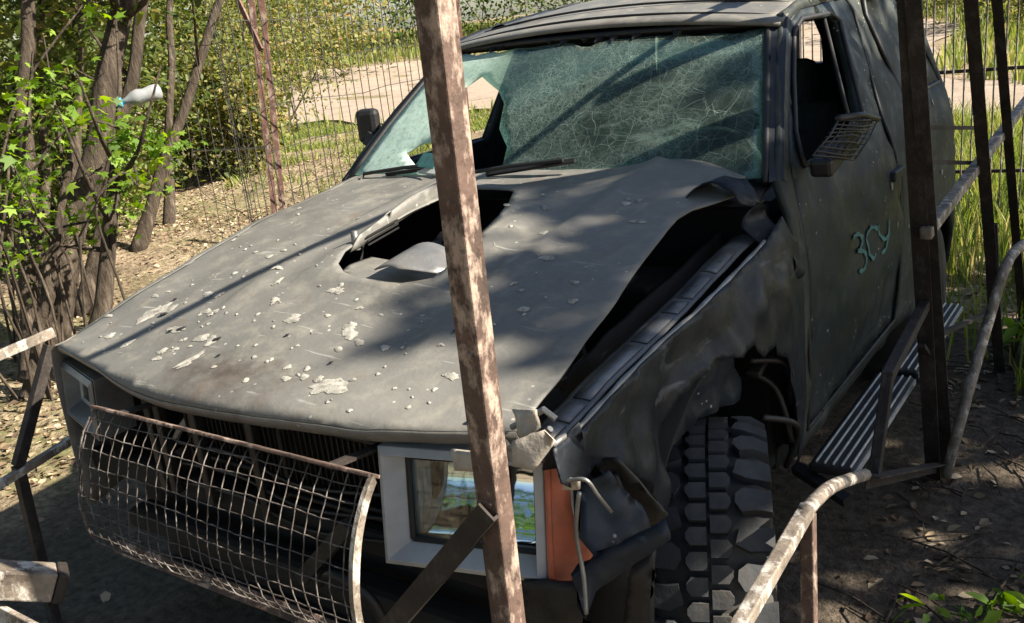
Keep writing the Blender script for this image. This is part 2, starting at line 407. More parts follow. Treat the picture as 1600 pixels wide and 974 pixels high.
# ---------------------------------------------------------------- ground, dirt road
def gz(x, y):
    r = math.hypot(x, y-1)
    fw = (x-CAM[0])*-.59+(y-CAM[1])*.8
    k = min(1, max(0, (r-1.5)/6))
    z = (.018*min(1, r/2.5)+.10*k)*fbm(x*.55, y*.55, 3.1, 3)*k + .012*fbm(x*3, y*3, .5, 2)
    z += 1.1*min(1, max(0, (fw-24)/22))**1.3
    z += .28*math.exp(-(((x+5.6)/1.6)**2+((y-2.4)/2.2)**2))*k
    return z
def axis_pts(c, near, step, far, n):
    a = np.arange(-near, near+1e-6, step); g = near*(far/near)**(np.arange(1, n+1)/n)
    return np.concatenate([-g[::-1], a, g])+c
gx = axis_pts(-2.0, 6, .10, 260, 46); gy = axis_pts(2.0, 6, .10, 260, 46)
V = V_GROUND = [(x, y, gz(x, y)) for x in gx for y in gy]; n = len(gy)
F = [(i*n+j, (i+1)*n+j, (i+1)*n+j+1, i*n+j+1) for i in range(len(gx)-1) for j in range(n-1)]
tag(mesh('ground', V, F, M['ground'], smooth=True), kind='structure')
road = [(-46,4),(-30,7.0),(-17,12.0),(-11,12.2),(-6.5,13.2),(-3.0,12.2),(-1.0,10.2),(.8,9.8),(1.2,11.2),(.2,12.6),(-1.8,15.5),(-3.5,28),(-8,33),(-14,29),(-24,24),(-46,17)]
rd = sheet('dirt_road', [(x+.5*math.sin(x*1.7+y), y+.4*math.cos(x*2.1)) for x, y in refine(road, 1.2)], [], .9, lambda u, v: (u, v, gz(u, v)+.035), M['road'], None, solid=0)
tag(rd, kind='structure')

# ---------------------------------------------------------------- wrecked car
HY = [-.04,.0,.05,.09,.2,.33,.56,.82,1.05,1.25,1.45]; HZ = [.955,.968,.978,.985,1.014,1.05,1.10,1.146,1.169,1.194,1.205]
def hoodz(x, y):
    z = float(np.interp(y, HY, HZ))+.02*(1-(x/.72)**2)
    z -= .02*max(0, (abs(x)-.66)/.08)**2 if x < 0 else 0
    z += .028*math.exp(-((x-.50)**2/.03+(y-1.2)**2/.03))-.02*math.exp(-((x-.25)**2/.02+(y-.35)**2/.05))
    z += .006*fbm(x*3, y*3, 1.0, 3)
    for rx in (-.30, .36):                                  # pressed ridges
        z += .010*math.exp(-((x-rx-.05*y)/.02)**2)*min(1, max(0, (y-.1)*3))
    # scoop plinth
    dx = max(abs(x-.055)-.20, 0); dy = max(abs(y-.74)-.30, 0)
    z += .014*math.exp(-(dx*dx+dy*dy)/.0012)
    fr = .055*(x/.72)**2-.03
    z -= 5*max(0, fr+.030-y)**2+.2*max(0, fr+.006-y)
    return z
def lip(x): return .115*(x/.735)**2-.045+.006*math.sin(x*9)
car = empty('wrecked_car', (0, 1.7, 0), 'wrecked dark olive off-road car with crazed windscreen and torn front fender', 'car')

hood_out = [(x, lip(x)) for x in np.linspace(-.70, .722, 26)]+[(.718,.22),(.700,.48),(.672,.68),(.645,.90),(.655,.96),(.70,1.03),(.735,1.10),(.70,1.2),(.55,1.26),(.40,1.30),(.2,1.235),(0,1.22),(-.2,1.18),(-.45,1.19),(-.69,1.24)]
scoop = [(-.115,.545),(-.085,.485),(-.03,.448),(.03,.434),(.10,.430),(.16,.440),(.225,.480),(.235,.56),(.215,.68),(.195,.80),(.16,.90),(.115,.99),(.03,1.005),(-.055,1.0),(-.085,.90),(-.10,.78),(-.12,.64)]
sheet('hood', hood_out, [scoop], .022, lambda u, v: (u, v, hoodz(u, v)), M['hood'], car, solid=.004)
# folded lip hanging under the hood's front edge
grid_mesh('hood_front_lip', 40, 5, lambda a, b: ((lambda x: (x, lip(x)+.002+.05*b*b, hoodz(x, lip(x))-.002-.045*b))(-.70+1.42*a)), M['hood'], car, smooth=True, solid=.003)
# remains of the scoop: tray, bent plate, left wall with louvres, bolt
sheet('scoop_tray', [(x*.97+.002, y*.98+.012) for x, y in scoop[:9]]+[(.19,.62),(.02,.60),(-.10,.62)], [], .02, lambda u, v: (u, v, hoodz(u, .52)-.030+.25*max(0, .47-v)), M['hood'], car, solid=.003)
sheet('torn_scoop_plate', [(.06,.46),(.15,.45),(.22,.50),(.232,.555),(.17,.60),(.07,.60),(.055,.54)], [], .018, lambda u, v: (u, v, 1.112+.13*(v-.45)+.02*math.sin((u-.05)*22)), M['ledge'], car, solid=.003)
sheet('scoop_side_wall', [(.56,0),(1.0,0),(.98,.052),(.8,.046),(.6,.03)], [], .02, lambda u, v: (-.112+.03*v+.02*(u-.6), u, hoodz(-.12, u)-.012+v), M['hood'], car, solid=.004)
for k in range(3):
    Geo().bar((-.104, .62, 1.150-.011*k), (-.099, .74, 1.168-.011*k), .003, .004).build('louvre', M['void'], car)
Geo().lathe([(0, .03), (.009, .03), (.011, .0), (.011, -.02)], (-.128, .60, 1.14), 'z', 10).build('bolt', M['steel'], car, smooth=True)
sheet('torn_mesh_liner', [(-.06,.70),(.05,.66),(.12,.72),(.13,.92),(.07,.96),(-.05,.95)], [(( -.02+.03*i, .74+.05*j), (.0+.03*i, .74+.05*j), (.0+.03*i, .775+.05*j), (-.02+.03*i, .775+.05*j)) for i in range(4) for j in range(4)], .03, lambda u, v: (u, v, 1.08+.05*fbm(u*9, v*9, 0)), M['black'], car, solid=.002)
# paint chips (bare putty spots) lying on the hood
spots = [(.269,.076,.040,.036),(-.021,.259,.026,.017),(.161,.253,.020,.020),(.0,.384,.026,.016),(.179,.091,.013,.012),(.161,.118,.010,.010),(-.512,.228,.030,.045),(-.47,.25,.016,.03),(-.17,.074,.014,.04),(-.16,.05,.010,.02),(-.228,.154,.030,.014),(-.185,.148,.018,.022),(.113,.109,.008,.010),(.503,.171,.018,.012),(.203,.237,.014,.012),(-.353,.176,.034,.013),(-.145,.32,.016,.010),(-.732+.06,.198,.02,.008),(.14,.276,.022,.014),(.175,.20,.012,.010),(.06,.29,.010,.006),(-.30,.25,.02,.012),(-.40,.32,.016,.014),(-.55,.12,.018,.012),(-.45,.10,.014,.018),(-.6,.30,.018,.008),(.30,.11,.008,.008),(.34,.14,.006,.006),(-.07,.06,.007,.007),(.05,.12,.006,.008),(.45,.62,.020,.016),(.53,.40,.012,.010),(.36,.75,.014,.009),(.56,.86,.020,.013),(-.28,.45,.020,.010),(-.38,.52,.012,.014),(-.22,.4,.012,.02)]
rr = random.Random(3)
for _ in range(34): spots.append((rr.uniform(-.68, .66), rr.uniform(.03, 1.0), *(lambda s: (s*rr.uniform(1, 1.5), s))(rr.uniform(.005, .013))))
for _ in range(90): spots.append((rr.uniform(-.68, .6), rr.uniform(.03, .75)**1.2, *(lambda s: (s*rr.uniform(.8, 1.7), s))(rr.uniform(.002, .0065))))
g = Geo()
for i, (x, y, a, b) in enumerate(spots):
    if in_poly(np.array([[x, y]]), scoop)[0] or y < lip(x)+.012: continue
    n = 26 if a > .012 else 10; a *= .95; b *= .95; ph = rr.uniform(0, 6); th = rr.uniform(-.4, .4); ring = []
    for k in range(n):
        t = 2*math.pi*k/n; q = 1+.20*math.sin(2*t+ph)+.13*math.sin(3*t+2*ph)+.10*math.sin(7*t+ph)+rr.uniform(-.16, .12)
        dx, dy = a*q*math.cos(t), b*q*math.sin(t); ring.append((x+dx*math.cos(th)-dy*math.sin(th), y+dx*math.sin(th)+dy*math.cos(th)))
    mid = [((p[0]+x)/2, (p[1]+y)/2) for p in ring]
    Vv = [(x, y, hoodz(x, y)+.0035)]+[(p[0], p[1], hoodz(*p)+.0033) for p in mid]+[(p[0], p[1], hoodz(*p)+.0012) for p in ring]
    Ff = [(0, 1+k, 1+(k+1) % n) for k in range(n)]+[(1+k, 1+n+k, 1+n+(k+1) % n, 1+(k+1) % n) for k in range(n)]
    g.add(Vv, Ff)
tag(g.build('paint_chips', M['chip'], car, smooth=True), kind='stuff')
for x, y, s in ((-.462,.225,.008),(-.335,.180,.008),(-.17,.155,.007),(-.36,.165,.005),(.2,.15,.004),(-.50,.29,.005),(-.1,.1,.004),(.42,.3,.005),(.02,.2,.004)):
    Geo().add([(x, y, hoodz(x, y)+.0045)]+[(x+s*(1+.3*rr.random())*math.cos(k*.785), y+s*1.5*math.sin(k*.785), hoodz(x, y)+.0042) for k in range(8)], [(0, 1+k, 1+(k+1) % 8) for k in range(8)]).build('shrapnel_hole', M['ding'], car)

# body side section
SZ = [.28,.42,.60,.90,1.06,1.14,1.20,1.58,1.66,1.72]; SX = [.775,.815,.832,.828,.812,.79,.765,.628,.585,.53]
def sx(y, z):
    x = float(np.interp(z, SZ, SX))
    x *= 1-.055*max(0, min(1, (1.2-y)/1.15))**1.4
    return x
def side_fn(sgn, dent=0.0, off=0.0):
    def fn(y, z):
        x = sx(y, z)+off
        if y > 3.2: x -= .9*(y-3.2)**2*1.6
        if dent: x -= dent*max(-.4, fbm(y*3.1, z*3.1, 7.7, 4))+.25*dent*abs(fbm(y*9, z*9, 1.2, 2))
        return (sgn*x, y, z)
    return fn
def topz(y): return float(np.interp(y, [1.62,1.68,1.9,2.33,2.8,3.25,3.36], [1.55,1.572,1.612,1.66,1.675,1.66,1.60]))
AP = [(1.225,1.175),(1.30,1.245),(1.40,1.332),(1.50,1.412),(1.60,1.49),(1.70,1.56)]     # windscreen edge (y,z)
DOOR = [(1.30,.46),(2.28,.46),(2.32,.8),(2.28,1.18),(2.32,1.32),(2.40,1.54),(2.36,1.59),(1.86,1.578),(1.745,1.545),(1.62,1.45),(1.48,1.335),(1.37,1.235),(1.315,1.16),(1.29,1.08)]
DWIN = [(1.44,1.185),(2.06,1.185),(2.10,1.30),(2.19,1.52),(2.12,1.545),(1.84,1.545),(1.74,1.515),(1.60,1.395),(1.47,1.265)]
RWIN = [(2.62,1.20),(3.22,1.20),(3.10,1.50),(2.98,1.575),(2.56,1.575),(2.52,1.52)]
def grow(poly, d):
    c = np.mean(np.array(poly), 0); out = []
    n = len(poly)
    for i in range(n):
        a, b, e = (np.array(poly[(i+k) % n], float) for k in (-1, 0, 1))
        n1 = np.array([(b-a)[1], -(b-a)[0]]); n2 = np.array([(e-b)[1], -(e-b)[0]]); nn = n1/np.linalg.norm(n1)+n2/np.linalg.norm(n2); nn /= np.linalg.norm(nn)
        out.append(tuple(b+nn*d))
    return out
roofline = [(y, topz(y)) for y in (1.72,1.9,2.1,2.33,2.6,2.8,3.05,3.25)]
arch_r = [(2.92+.36*math.cos(a), .40+.33*math.sin(a)) for a in np.linspace(0, math.pi, 12)]
SHELL = [(1.225,.40),(2.5,.40)]+arch_r[::-1]+[(3.50,.42),(3.53,.75),(3.52,1.10),(3.46,1.25),(3.36,1.52)]+roofline[::-1]+AP[::-1]+[(1.222,1.10)]
for sgn in (1, -1):
    sheet('side_panel', SHELL, [grow(DOOR, .006), RWIN], .05, side_fn(sgn, .018), M['quarter'] if sgn > 0 else M['body'], car, solid=.02, offset=-sgn)
    d = sheet('door', DOOR, [DWIN], .035, side_fn(sgn, .022 if sgn > 0 else .01, -.001), M['door'] if sgn > 0 else M['body'], car, solid=.03, offset=-sgn)
    # seals round the window openings
    q = Geo().tube([side_fn(sgn, 0, .002)(*p) for p in refine(grow(DWIN, .006), .05)]+[side_fn(sgn, 0, .002)(*grow(DWIN, .006)[0])], .008, 6); q.build('window_seal', M['rubseal'], d, smooth=True)
    q = Geo().tube([side_fn(sgn, 0, -.004)(*p) for p in refine(grow(DOOR, .004), .06)]+[side_fn(sgn, 0, -.004)(*grow(DOOR, .004)[0])], .007, 5); q.build('door_seal', M['rubseal'], d, smooth=True)
    q = Geo().tube([side_fn(sgn, 0, -.002)(*p) for p in refine(RWIN, .06)]+[side_fn(sgn, 0, -.002)(*RWIN[0])], .010, 5); q.build('quarter_window_seal', M['rubseal'], car, smooth=True)
    Geo().span((sgn*(sx(2.2,.98)-.004), 2.17, .985), (sgn*(sx(2.2,.98)+.022), 2.30, 1.02)).build('door_handle', M['black'], d, bevel=.006)
    if sgn > 0: DR = d
# boarded rear side window on the near side
for sgn in (1, -1): sheet('window_board', grow(RWIN, -.004), [], .06, side_fn(sgn, .012, -.006), M['quarter'], car, solid=.008, offset=-sgn)
# second seam / frame line behind the door glass
Geo().tube([side_fn(1, 0, -.012)(y, z) for y, z in ((1.96,1.19),(2.0,1.30),(2.09,1.54))], .008, 6).build('window_divider', M['black'], DR, smooth=True)
# roof
def roofz(x, y): return topz(y)+.045*(1-(x/.62)**2)-.012
def roofhalf(y): return float(np.interp(topz(y), SZ, SX))
grid_mesh('roof', 24, 40, lambda a, b: ((lambda y, s: ((2*a-1)*(roofhalf(y)+.004), y-.05*(1-(2*a-1)**2)*max(0, 1-b*5), roofz((2*a-1)*.62, y)))(1.66+1.62*b, 0)), M['hood'], car, smooth=True, solid=.012)
Geo().tube([((2*a-1)*.60, 1.735-.045*(1-(2*a-1)**2), roofz((2*a-1)*.62, 1.735)+.002) for a in np.linspace(0, 1, 21)], .0045, 6).build('roof_seam', M['rubseal'], car, smooth=True)
Geo().tube([((2*a-1)*.585, 1.90-.06*(1-(2*a-1)**2), roofz((2*a-1)*.6, 1.90)+.001) for a in np.linspace(0, 1, 21)], .004, 6).build('roof_seam', M['rubseal'], car, smooth=True)
# rear end with open hatch window
RG = [(.04,1.29),(.21,1.28),(.22,1.40),(.19,1.51),(.05,1.50)]
RO = [(-.70,.44),(.70,.44),(.72,.80),(.69,1.12),(.55,1.60),(.2,1.655),(-.2,1.655),(-.55,1.60),(-.69,1.12),(-.72,.80)]
sheet('tailgate', RO, [RG], .08, lambda x, z: (x, 3.52-max(0, z-1.1)*.42, z), M['body'], car, solid=.03)
Geo().span((-.74, 3.50, .42), (.74, 3.60, .58)).build('rear_bumper', M['black'], car, bevel=.02)
# windscreen frame & glass
def ws(u, v):
    """u -1..1 across, v 0..1 up"""
    y = 1.225+v*.465; z = float(np.interp(y, [p[0] for p in AP], [p[1] for p in AP]))
    hw = .742-.15*v
    return (u*hw, y-.07*(1-u*u), z+.012*(1-u*u))
def ws_px(px, py):
    """screen parameters of a photo pixel (used to lay out the holes)"""
    best = None
    o = Vector(CAM); d = (at(px, py, d=1.0)-o)
    u = v = .5
    for it in range(40):
        p = Vector(ws(u, v)); e = .01
        pu = (Vector(ws(u+e, v))-p)/e; pv = (Vector(ws(u, v+e))-p)/e
        A = Matrix((pu, pv, -d)).transposed(); s = A.inverted() @ (o-p)
        u = max(-1.2, min(1.2, u+.7*s[0])); v = max(-.3, min(1.2, v+.7*s[1]))
    return (u, v)
hole = [ws_px(*q) for q in [(727,135),(752,118),(778,140),(786,160),(776,196),(786,222),(778,250),(745,262),(722,268),(700,255),(704,200),(716,160)]]
hole2 = [ws_px(*q) for q in [(634,238),(660,222),(690,215),(702,240),(690,270),(668,262),(648,258)]]
W_OUT = [(-.985,.03),(-.5,.02),(0,.02),(.5,.02),(.985,.03),(.985,.95)]+[(u, .955-.05*max(0, math.sin(u*9+1))*(.5+.5*math.sin(u*23))) for u in np.linspace(.94, -.94, 34)]+[(-.985,.95)]
def wsf(u, v):
    p = Vector(ws(u, v)); k = fbm(u*3, v*3, 2.2, 3)
    sag = .03*math.exp(-((u-.1)**2/.3+(v-.15)**2/.12))
    return p+Vector((0, .77*sag+.004*k, -.9*sag+.006*k))
sheet('windscreen', W_OUT, [hole, hole2], .05, wsf, M['glass'], car, solid=.005)
fr = [Vector(ws(u, v)) for u, v in [(-1, v) for v in np.linspace(0, 1, 9)]+[(u, 1.0) for u in np.linspace(-1, 1, 17)]+[(1, v) for v in np.linspace(1, 0, 9)]]
Geo().tube(fr, .011, 6).build('windscreen_seal', M['rubseal'], car, smooth=True)
for s in (-1, 1):   # A pillars
    g = Geo(); P = [Vector(ws(s, v)) for v in np.linspace(-.02, 1.03, 9)]
    Q = []
    for v in np.linspace(-.02, 1.03, 9):
        y = 1.225+v*.465; z = Vector(ws(s, v)).z; yy = y+.085; Q.append(Vector((s*(sx(yy, z)+.002), yy, z-.012)))
    V = []
    for a, b in zip(P, Q):
        m = (a+b)/2+Vector((s*.022, -.012, .012)); V += [a+Vector((s*.010, 0, .004)), m, b, b+Vector((-s*.05, .0, 0)), a+Vector((-s*.02, .05, -.03))]
    F = [(i*5+j, i*5+(j+1) % 5, (i+1)*5+(j+1) % 5, (i+1)*5+j) for i in range(8) for j in range(5)]
    mesh('a_pillar', V, F, M['body'], car, smooth=True, sharp=.7)
# black slivers added as dark gaps along the top of the screen
for k in range(9):
    u = (-.62,-.55,-.2,-.1,.02,.12,.2,.33,.55)[k]; s = rr.uniform(.008, .03)
    a = Vector(ws(u-.02, .985)); b = Vector(ws(u+.025, .985)); c = Vector(ws(u+rr.uniform(-.02, .02), .985-s*2.2))
    o = Vector((0, -.004, .004)); Geo().add([a+o, b+o, c+o, a-o, b-o, c-o], [(0,1,2),(5,4,3),(0,3,4,1),(1,4,5,2),(2,5,3,0)]).build('glass_gap', M['black'], car)
# cowl, wipers, card
grid_mesh('cowl', 20, 4, lambda a, b: ((2*a-1)*.74, 1.14+.13*b-.09*(1-(2*a-1)**2)*b, 1.135+.035*b), M['black'], car, smooth=True, solid=.01)
def wiper(p, q):
    g = Geo(); a = Vector(ws(*p)); b = Vector(ws(*q)); n = Vector((0, -.02, .025)); g.tube([a+n*.6+Vector((0,-.05,-.03)), a+n, (a+b)/2+n*1.1, b+n*.8], .006, 6); g.bar((a*.75+b*.25)+n*.5, b+n*.5+(b-a)*.1, .012, .010); return g
wiper((-.85,.0), (-.35,.075)).build('wiper', M['black'], car); wiper((-.25,.0), (.22,.09)).build('wiper', M['black'], car)
p = at(667, 252, y=1.17); Geo().bar(p+Vector((-.055,.03,.0)), p+Vector((.055,-.012,.0)), .003, .055, side=(0,-.7,.7)).build('paper_card', M['teal'], car)
Geo().bar(p+Vector((-.058,.026,-.034)), p+Vector((.058,-.016,-.034)), .012, .018, side=(0,-.7,.7)).build('paper_card', M['white'], car)

# interior
Geo().span((-.70, 1.32, .95), (.70, 1.62, 1.10)).build('dashboard', M['black'], car, bevel=.05)
Geo().lathe([(.185+.016*math.cos(a), .016*math.sin(a)) for a in np.linspace(0, 2*math.pi, 9)], (0,0,0), 'y', 32).build('steering_wheel', M['black'], car, smooth=True)
stw = bpy.data.objects['steering_wheel']; stw.matrix_world = stw.matrix_world; stw.location = (.36, 1.72, 1.06); stw.rotation_euler = (-.45, 0, 0)
for s in (-1, 1):
    st = Geo().box((s*.37, 2.05, .62), (.50, .52, .18)).build('seat', M['seat'], car, bevel=.05)
    Geo().box((s*.37, 2.36, .93), (.48, .15, .62), Matrix.Rotation(-.22, 3, 'X')).build('backrest', M['seat'], st, bevel=.05)
    Geo().box((s*.37, 2.43, 1.30), (.26, .10, .18), Matrix.Rotation(-.15, 3, 'X')).build('headrest', M['seat'], st, bevel=.04)
Geo().box((0, 3.0, .68), (1.2, .5, .3)).build('rear_bench', M['seat'], car, bevel=.05)
Geo().span((-.74, 1.25, .34), (.74, 3.48, .40)).build('floor_pan', M['void'], car)
Geo().span((-.74, 1.20, .36), (.74, 1.26, 1.12)).build('firewall', M['void'], car)
grid_mesh('headliner', 8, 8, lambda a, b: ((2*a-1)*.56, 1.72+1.5*b, topz(1.72+1.5*b)-.03), M['void'], car, smooth=True, solid=.01)

# engine bay
Geo().span((-.62, .30, .50), (.60, 1.18, .56)).build('undertray', M['void'], car)
Geo().box((.02, .70, .80), (.42, .62, .42)).build('engine_block', M['engine'], car, bevel=.03)
Geo().box((.02, .72, 1.03), (.26, .56, .06)).build('rocker_cover', M['engine'], car, bevel=.02)
Geo().box((.44, .98, .86), (.24, .20, .24)).build('battery', M['void'], car, bevel=.01)
Geo().box((.46, .42, .84), (.20, .28, .20)).build('air_box', M['void'], car, bevel=.03)
for k, (a, b, c) in enumerate([((.28,.25,.93),(.5,.5,.99),(.52,.9,1.0)),((.3,.6,.98),(.48,.62,.97),(.6,.5,.90)),((.35,.3,.9),(.52,.28,.95),(.6,.2,.9)),((.5,.35,.96),(.56,.5,.99),(.45,.62,1.0))]):
    Geo().tube(smooth_path([a, b, c], 6), .011+.004*(k % 2), 8).build('hose', M['black'], car, smooth=True)
for k, p in enumerate([(.60,.24,.93),(.57,.30,.95),(.62,.34,.955),(.55,.20,.92)]):
    Geo().box(p, (.05+.02*(k % 2), .04, .03), Matrix.Rotation(.5*k, 3, 'Z') @ Matrix.Rotation(.4, 3, 'X')).build('bracket', M['engine'], car, bevel=.005)
Geo().bar((.53,.30,.975), (.63,.16,.94), .012, .01).build('cable', M['steel'], car)
# inner fender walls, wheel housings
for s in (-1, 1):
    sheet('inner_fender', [(.10,.60),(1.2,.60),(1.2,1.05),(.10,.92)], [], .08, lambda y, z, s=s: (s*(.63+.015*fbm(y*4, z*4, s)), y, z), M['void'], car, solid=.01)
    g = Geo()
    n = 14; V = []
    for i in range(n+1):
        a = math.pi*i/n
        for x in (.60, .80): V.append((s*x, .79+.47*math.cos(a), .42+.46*math.sin(a)))
    mesh('wheel_housing', V, [(2*i, 2*i+1, 2*i+3, 2*i+2) for i in range(n)], M['void'], car, smooth=True, solid=.008)

# left fender (far side) with its rolled top edge
def lf(y, t):
    """t 0 at hood seam .. 1 down the side"""
    p = [(-.703, 0), (-.735, -.004), (-.758, -.018), (-.770, -.05), (-.782, -.12), (-.79, -.30), (-.79, -.48)]
    i = t*6; a = int(min(5, i)); f = i-a; x = p[a][0]*(1-f)+p[a+1][0]*f; dz = p[a][1]*(1-f)+p[a+1][1]*f
    k = 1-.045*max(0, min(1, (.55-y)/.55))**2*(1 if t > .15 else t/.15)
    return (x*k, y+.05*max(0, .12-y)*t, max(hoodz(-.69, max(y, .09))-.004-.03*max(0, .10-y), .3)+dz)
grid_mesh('fender', 40, 18, lambda a, b: lf(.055+1.19*a, b), M['hood'], car, smooth=True, solid=.004)

# ledge on the torn side
def ledge(y, t): return (.700+.062*t+.012*(1-y), y, float(np.interp(y, [.05,.12,.31,.62,1.02,1.15], [.93,.945,.972,1.0,1.05,1.06]))+.004*math.sin(t*3.1)+.004*fbm(y*6, t, 0))
LG = grid_mesh('fender_ledge', 40, 6, lambda a, b: ledge(.06+1.05*a, b), M['ledge'], car, smooth=True, solid=.004)
for y0, y1 in ((.10,.16),(.17,.235),(.25,.47),(.49,.62),(.64,.70),(.72,.84),(.86,.98)):
    grid_mesh('ledge_plate', 6, 2, lambda a, b: Vector(ledge(y0+(y1-y0)*a, .25+.6*b))+Vector((0, 0, .0045)), M['ledge'] if y0 != .25 else M['steel'], LG, smooth=True, solid=.003)
for y in (.13,.20,.55,.67,.78,.92):
    p = Vector(ledge(y, .55)); Geo().lathe([(0, .0065), (.008, .0065), (.009, .004)], p, 'z', 10).build('bolt_hole', M['ding'], LG)
# crumpled near fender
def edge(y): return float(np.interp(y, [.0,.05,.12,.31,.62,1.02,1.15,1.24], [.975,.985,.975,.995,1.02,1.075,1.11,1.15]))
def crumple(y, z):
    x = sx(y, z)+.012
    if y < .45: x += .03*(.45-y)/.4*max(0, min(1, (z-.75)/.2))
    k = fbm(y*3.4+3, z*2.6, 4.4, 3); r1 = 1-abs(fbm(y*4.2+z*2.2, z*2.0-y, 8.1, 2)); cr = 1-abs(fbm(y*2.1-z*3.0+4, z*1.4+y, 2.9, 2))
    e = max(0, min(1, (1.18-y)/.2))*max(.06, min(1, (edge(y)-z)/.10))
    x += e*(-.035*k+.030*(r1-.75)+.030*(cr-.8)) - .035*e*math.exp(-((y-.55)/.2)**2-((z-.97)/.09)**2)
    dv, _ = noise.voronoi(Vector((y*5.2+z*1.5, z*4.2-y*.8, 3.3))); x += e*(.045*min(.6, dv[0])-.012); x += e*.020*min(.35, dv[1]-dv[0])
    d2, _ = noise.voronoi(Vector((y*13+z*4, z*11, 1.3))); x += e*.010*min(.6, d2[0])
    dy = .012*fbm(y*6, z*6, 9, 2)*e
    return (x, y+dy, z+.008*fbm(y*5, z*5, 3, 2)*e)
top = [(y, edge(y)+.002*math.sin(y*37)) for y in np.linspace(1.15, .03, 24)]
FEN = top+[(.02,.93),(.05,.905),(.10,.895),(.15,.90),(.20,.875),(.24,.83),(.29,.80),(.30,.745),(.345,.70),(.375,.69),(.39,.75),(.40,.80),(.43,.835),(.46,.86),(.50,.885),(.55,.905),(.62,.90),(.66,.91),(.74,.885),(.80,.895),(.86,.845),(.93,.85),(.98,.80),(1.04,.77),(1.07,.70),(1.12,.63),(1.14,.55),(1.185,.48),(1.19,.40),(1.216,.40),(1.216,.9),(1.216,1.03),(1.17,1.06)]
sheet('crumpled_fender', FEN, [], .011, crumple, M['crush'], car, solid=.003, offset=-1)
# rolled bright upper edge and torn ragged piece at the cowl
Geo().tube([Vector(crumple(y, edge(y)-.004))+Vector((-.008, 0, .004)) for y in np.linspace(.04, 1.02, 40)], [.0055+.001*math.sin(i*1.3) for i in range(40)], 6).build('rolled_edge', M['steel'], car, smooth=True)
sheet('torn_flap', [(0,0),(.10,.02),(.17,.0),(.20,.08),(.14,.13),(.08,.10),(.02,.12)], [], .02, lambda u, v: (.60+u*.9, 1.02+v*.9, 1.165+.05*math.sin(u*18)+.5*v*u+.02*fbm(u*14, v*14, 3)), M['crush'], car, solid=.003)
sheet('torn_flap', [(0,0),(.05,-.02),(.10,.03),(.09,.12),(.04,.16),(-.01,.10)], [], .015, lambda u, v: (.77+.03*math.sin(v*40)+.3*u, 1.06+u, 1.0+v), M['crush'], car, solid=.003)
sheet('torn_flap', [(0,0),(.07,.01),(.09,.042),(.05,.15),(.0,.11)], [], .015, lambda u, v: (.815+.03*math.sin(v*30+u*20), 1.15+u, .93+v), M['crush'], car, solid=.003)
# torn inner panel above the wheel
sheet('torn_liner', [(.42,.70),(.60,.72),(.80,.70),(.98,.66),(.95,.82),(.80,.86),(.6,.88),(.46,.82)], [(( .66,.79),(.69,.77),(.71,.80),(.69,.83))], .03, lambda y, z: (.74+.03*fbm(y*8, z*8, 5, 3), y+.02, z), M['body'], car, solid=.004)
Geo().box((.78, 1.04, .74), (.03, .07, .018), Matrix.Rotation(.3, 3, 'X')).build('bracket', M['engine'], car, bevel=.004)
for a, b, c in (((.80,1.0,.62),(.85,1.12,.55),(.80,1.17,.40)),((.78,.98,.78),(.84,1.08,.74),(.82,1.15,.60)),((.74,1.05,.72),(.8,1.1,.66),(.83,1.13,.5))):
    Geo().tube(smooth_path([a, b, c], 5), .009, 7).build('hose', M['black'], car, smooth=True)
# dangling bumper pieces in front of the wheel
def plate(name, pts, mat, th=.004, parent=car, bend=0.0):
    """small sheet piece through photo-measured corner points given as 3d polygon, slightly bent"""
    P = [Vector(p) for p in pts]; c = sum(P, Vector())/len(P); nn = Vector()
    for i in range(len(P)): nn += (P[i]-c).cross(P[(i+1) % len(P)]-c)
    nn.normalize(); ex = (P[1]-P[0]).normalized(); ex = (ex-nn*ex.dot(nn)).normalized(); ey = nn.cross(ex)
    poly = [((p-c).dot(ex), (p-c).dot(ey)) for p in P]
    dev = [(p-c).dot(nn) for p in P]
    s = max(.012, min(.03, max(abs(q) for t in poly for q in t)/6))
    def fn(u, v):
        wgt = [1/((u-a)**2+(v-b)**2+1e-5) for a, b in poly]; h = sum(d*q for d, q in zip(dev, wgt))/sum(wgt)
        return c+ex*u+ey*v+nn*(h+bend*fbm(u*12, v*12, c.x*9, 2))
    return sheet(name, poly, [], s, fn, mat, parent, solid=th, offset=0)
Y0 = .02
def P_(px, py, y=Y0): return at(px, py, y=y)
plate('bumper_fragment', [P_(925,720,.16),P_(965,715,.16),P_(1045,800,.22),P_(1020,822,.22)], M['black'], .006, bend=.01)
plate('bumper_fragment', [P_(905,760,.12),P_(950,735,.13),P_(1000,790,.18),P_(1010,830,.18),P_(930,870,.06),P_(905,840,.06)], M['body'], .005, bend=.02)
plate('bumper_fragment', [P_(895,905,.02),P_(1040,815,.10),P_(1048,840,.10),P_(985,880,.08),P_(930,925,.04),P_(912,960,.02)], M['body'], .02, bend=.02)
plate('bumper_fragment', [P_(985,890,.10),P_(1022,860,.12),P_(1018,990,.10),P_(975,1000,.10)], M['black'], .02, bend=.01)
plate('bumper_fragment', [P_(820,905,.05),P_(900,910,.05),P_(915,940,.05),P_(905,1000,.05),P_(815,1000,.05)], M['engine'], .01, bend=.01)
Geo().tube(smooth_path([P_(885,752,.0),P_(915,750,.0),P_(935,775,.02),P_(955,800,.06)], 5), .0035, 6).build('torn_strip', M['steel'], car, smooth=True)
Geo().tube(smooth_path([P_(905,770,.03),P_(900,830,.03),P_(912,900,.02),P_(916,960,.0)], 5), .004, 6).build('torn_strip', M['steel'], car, smooth=True)
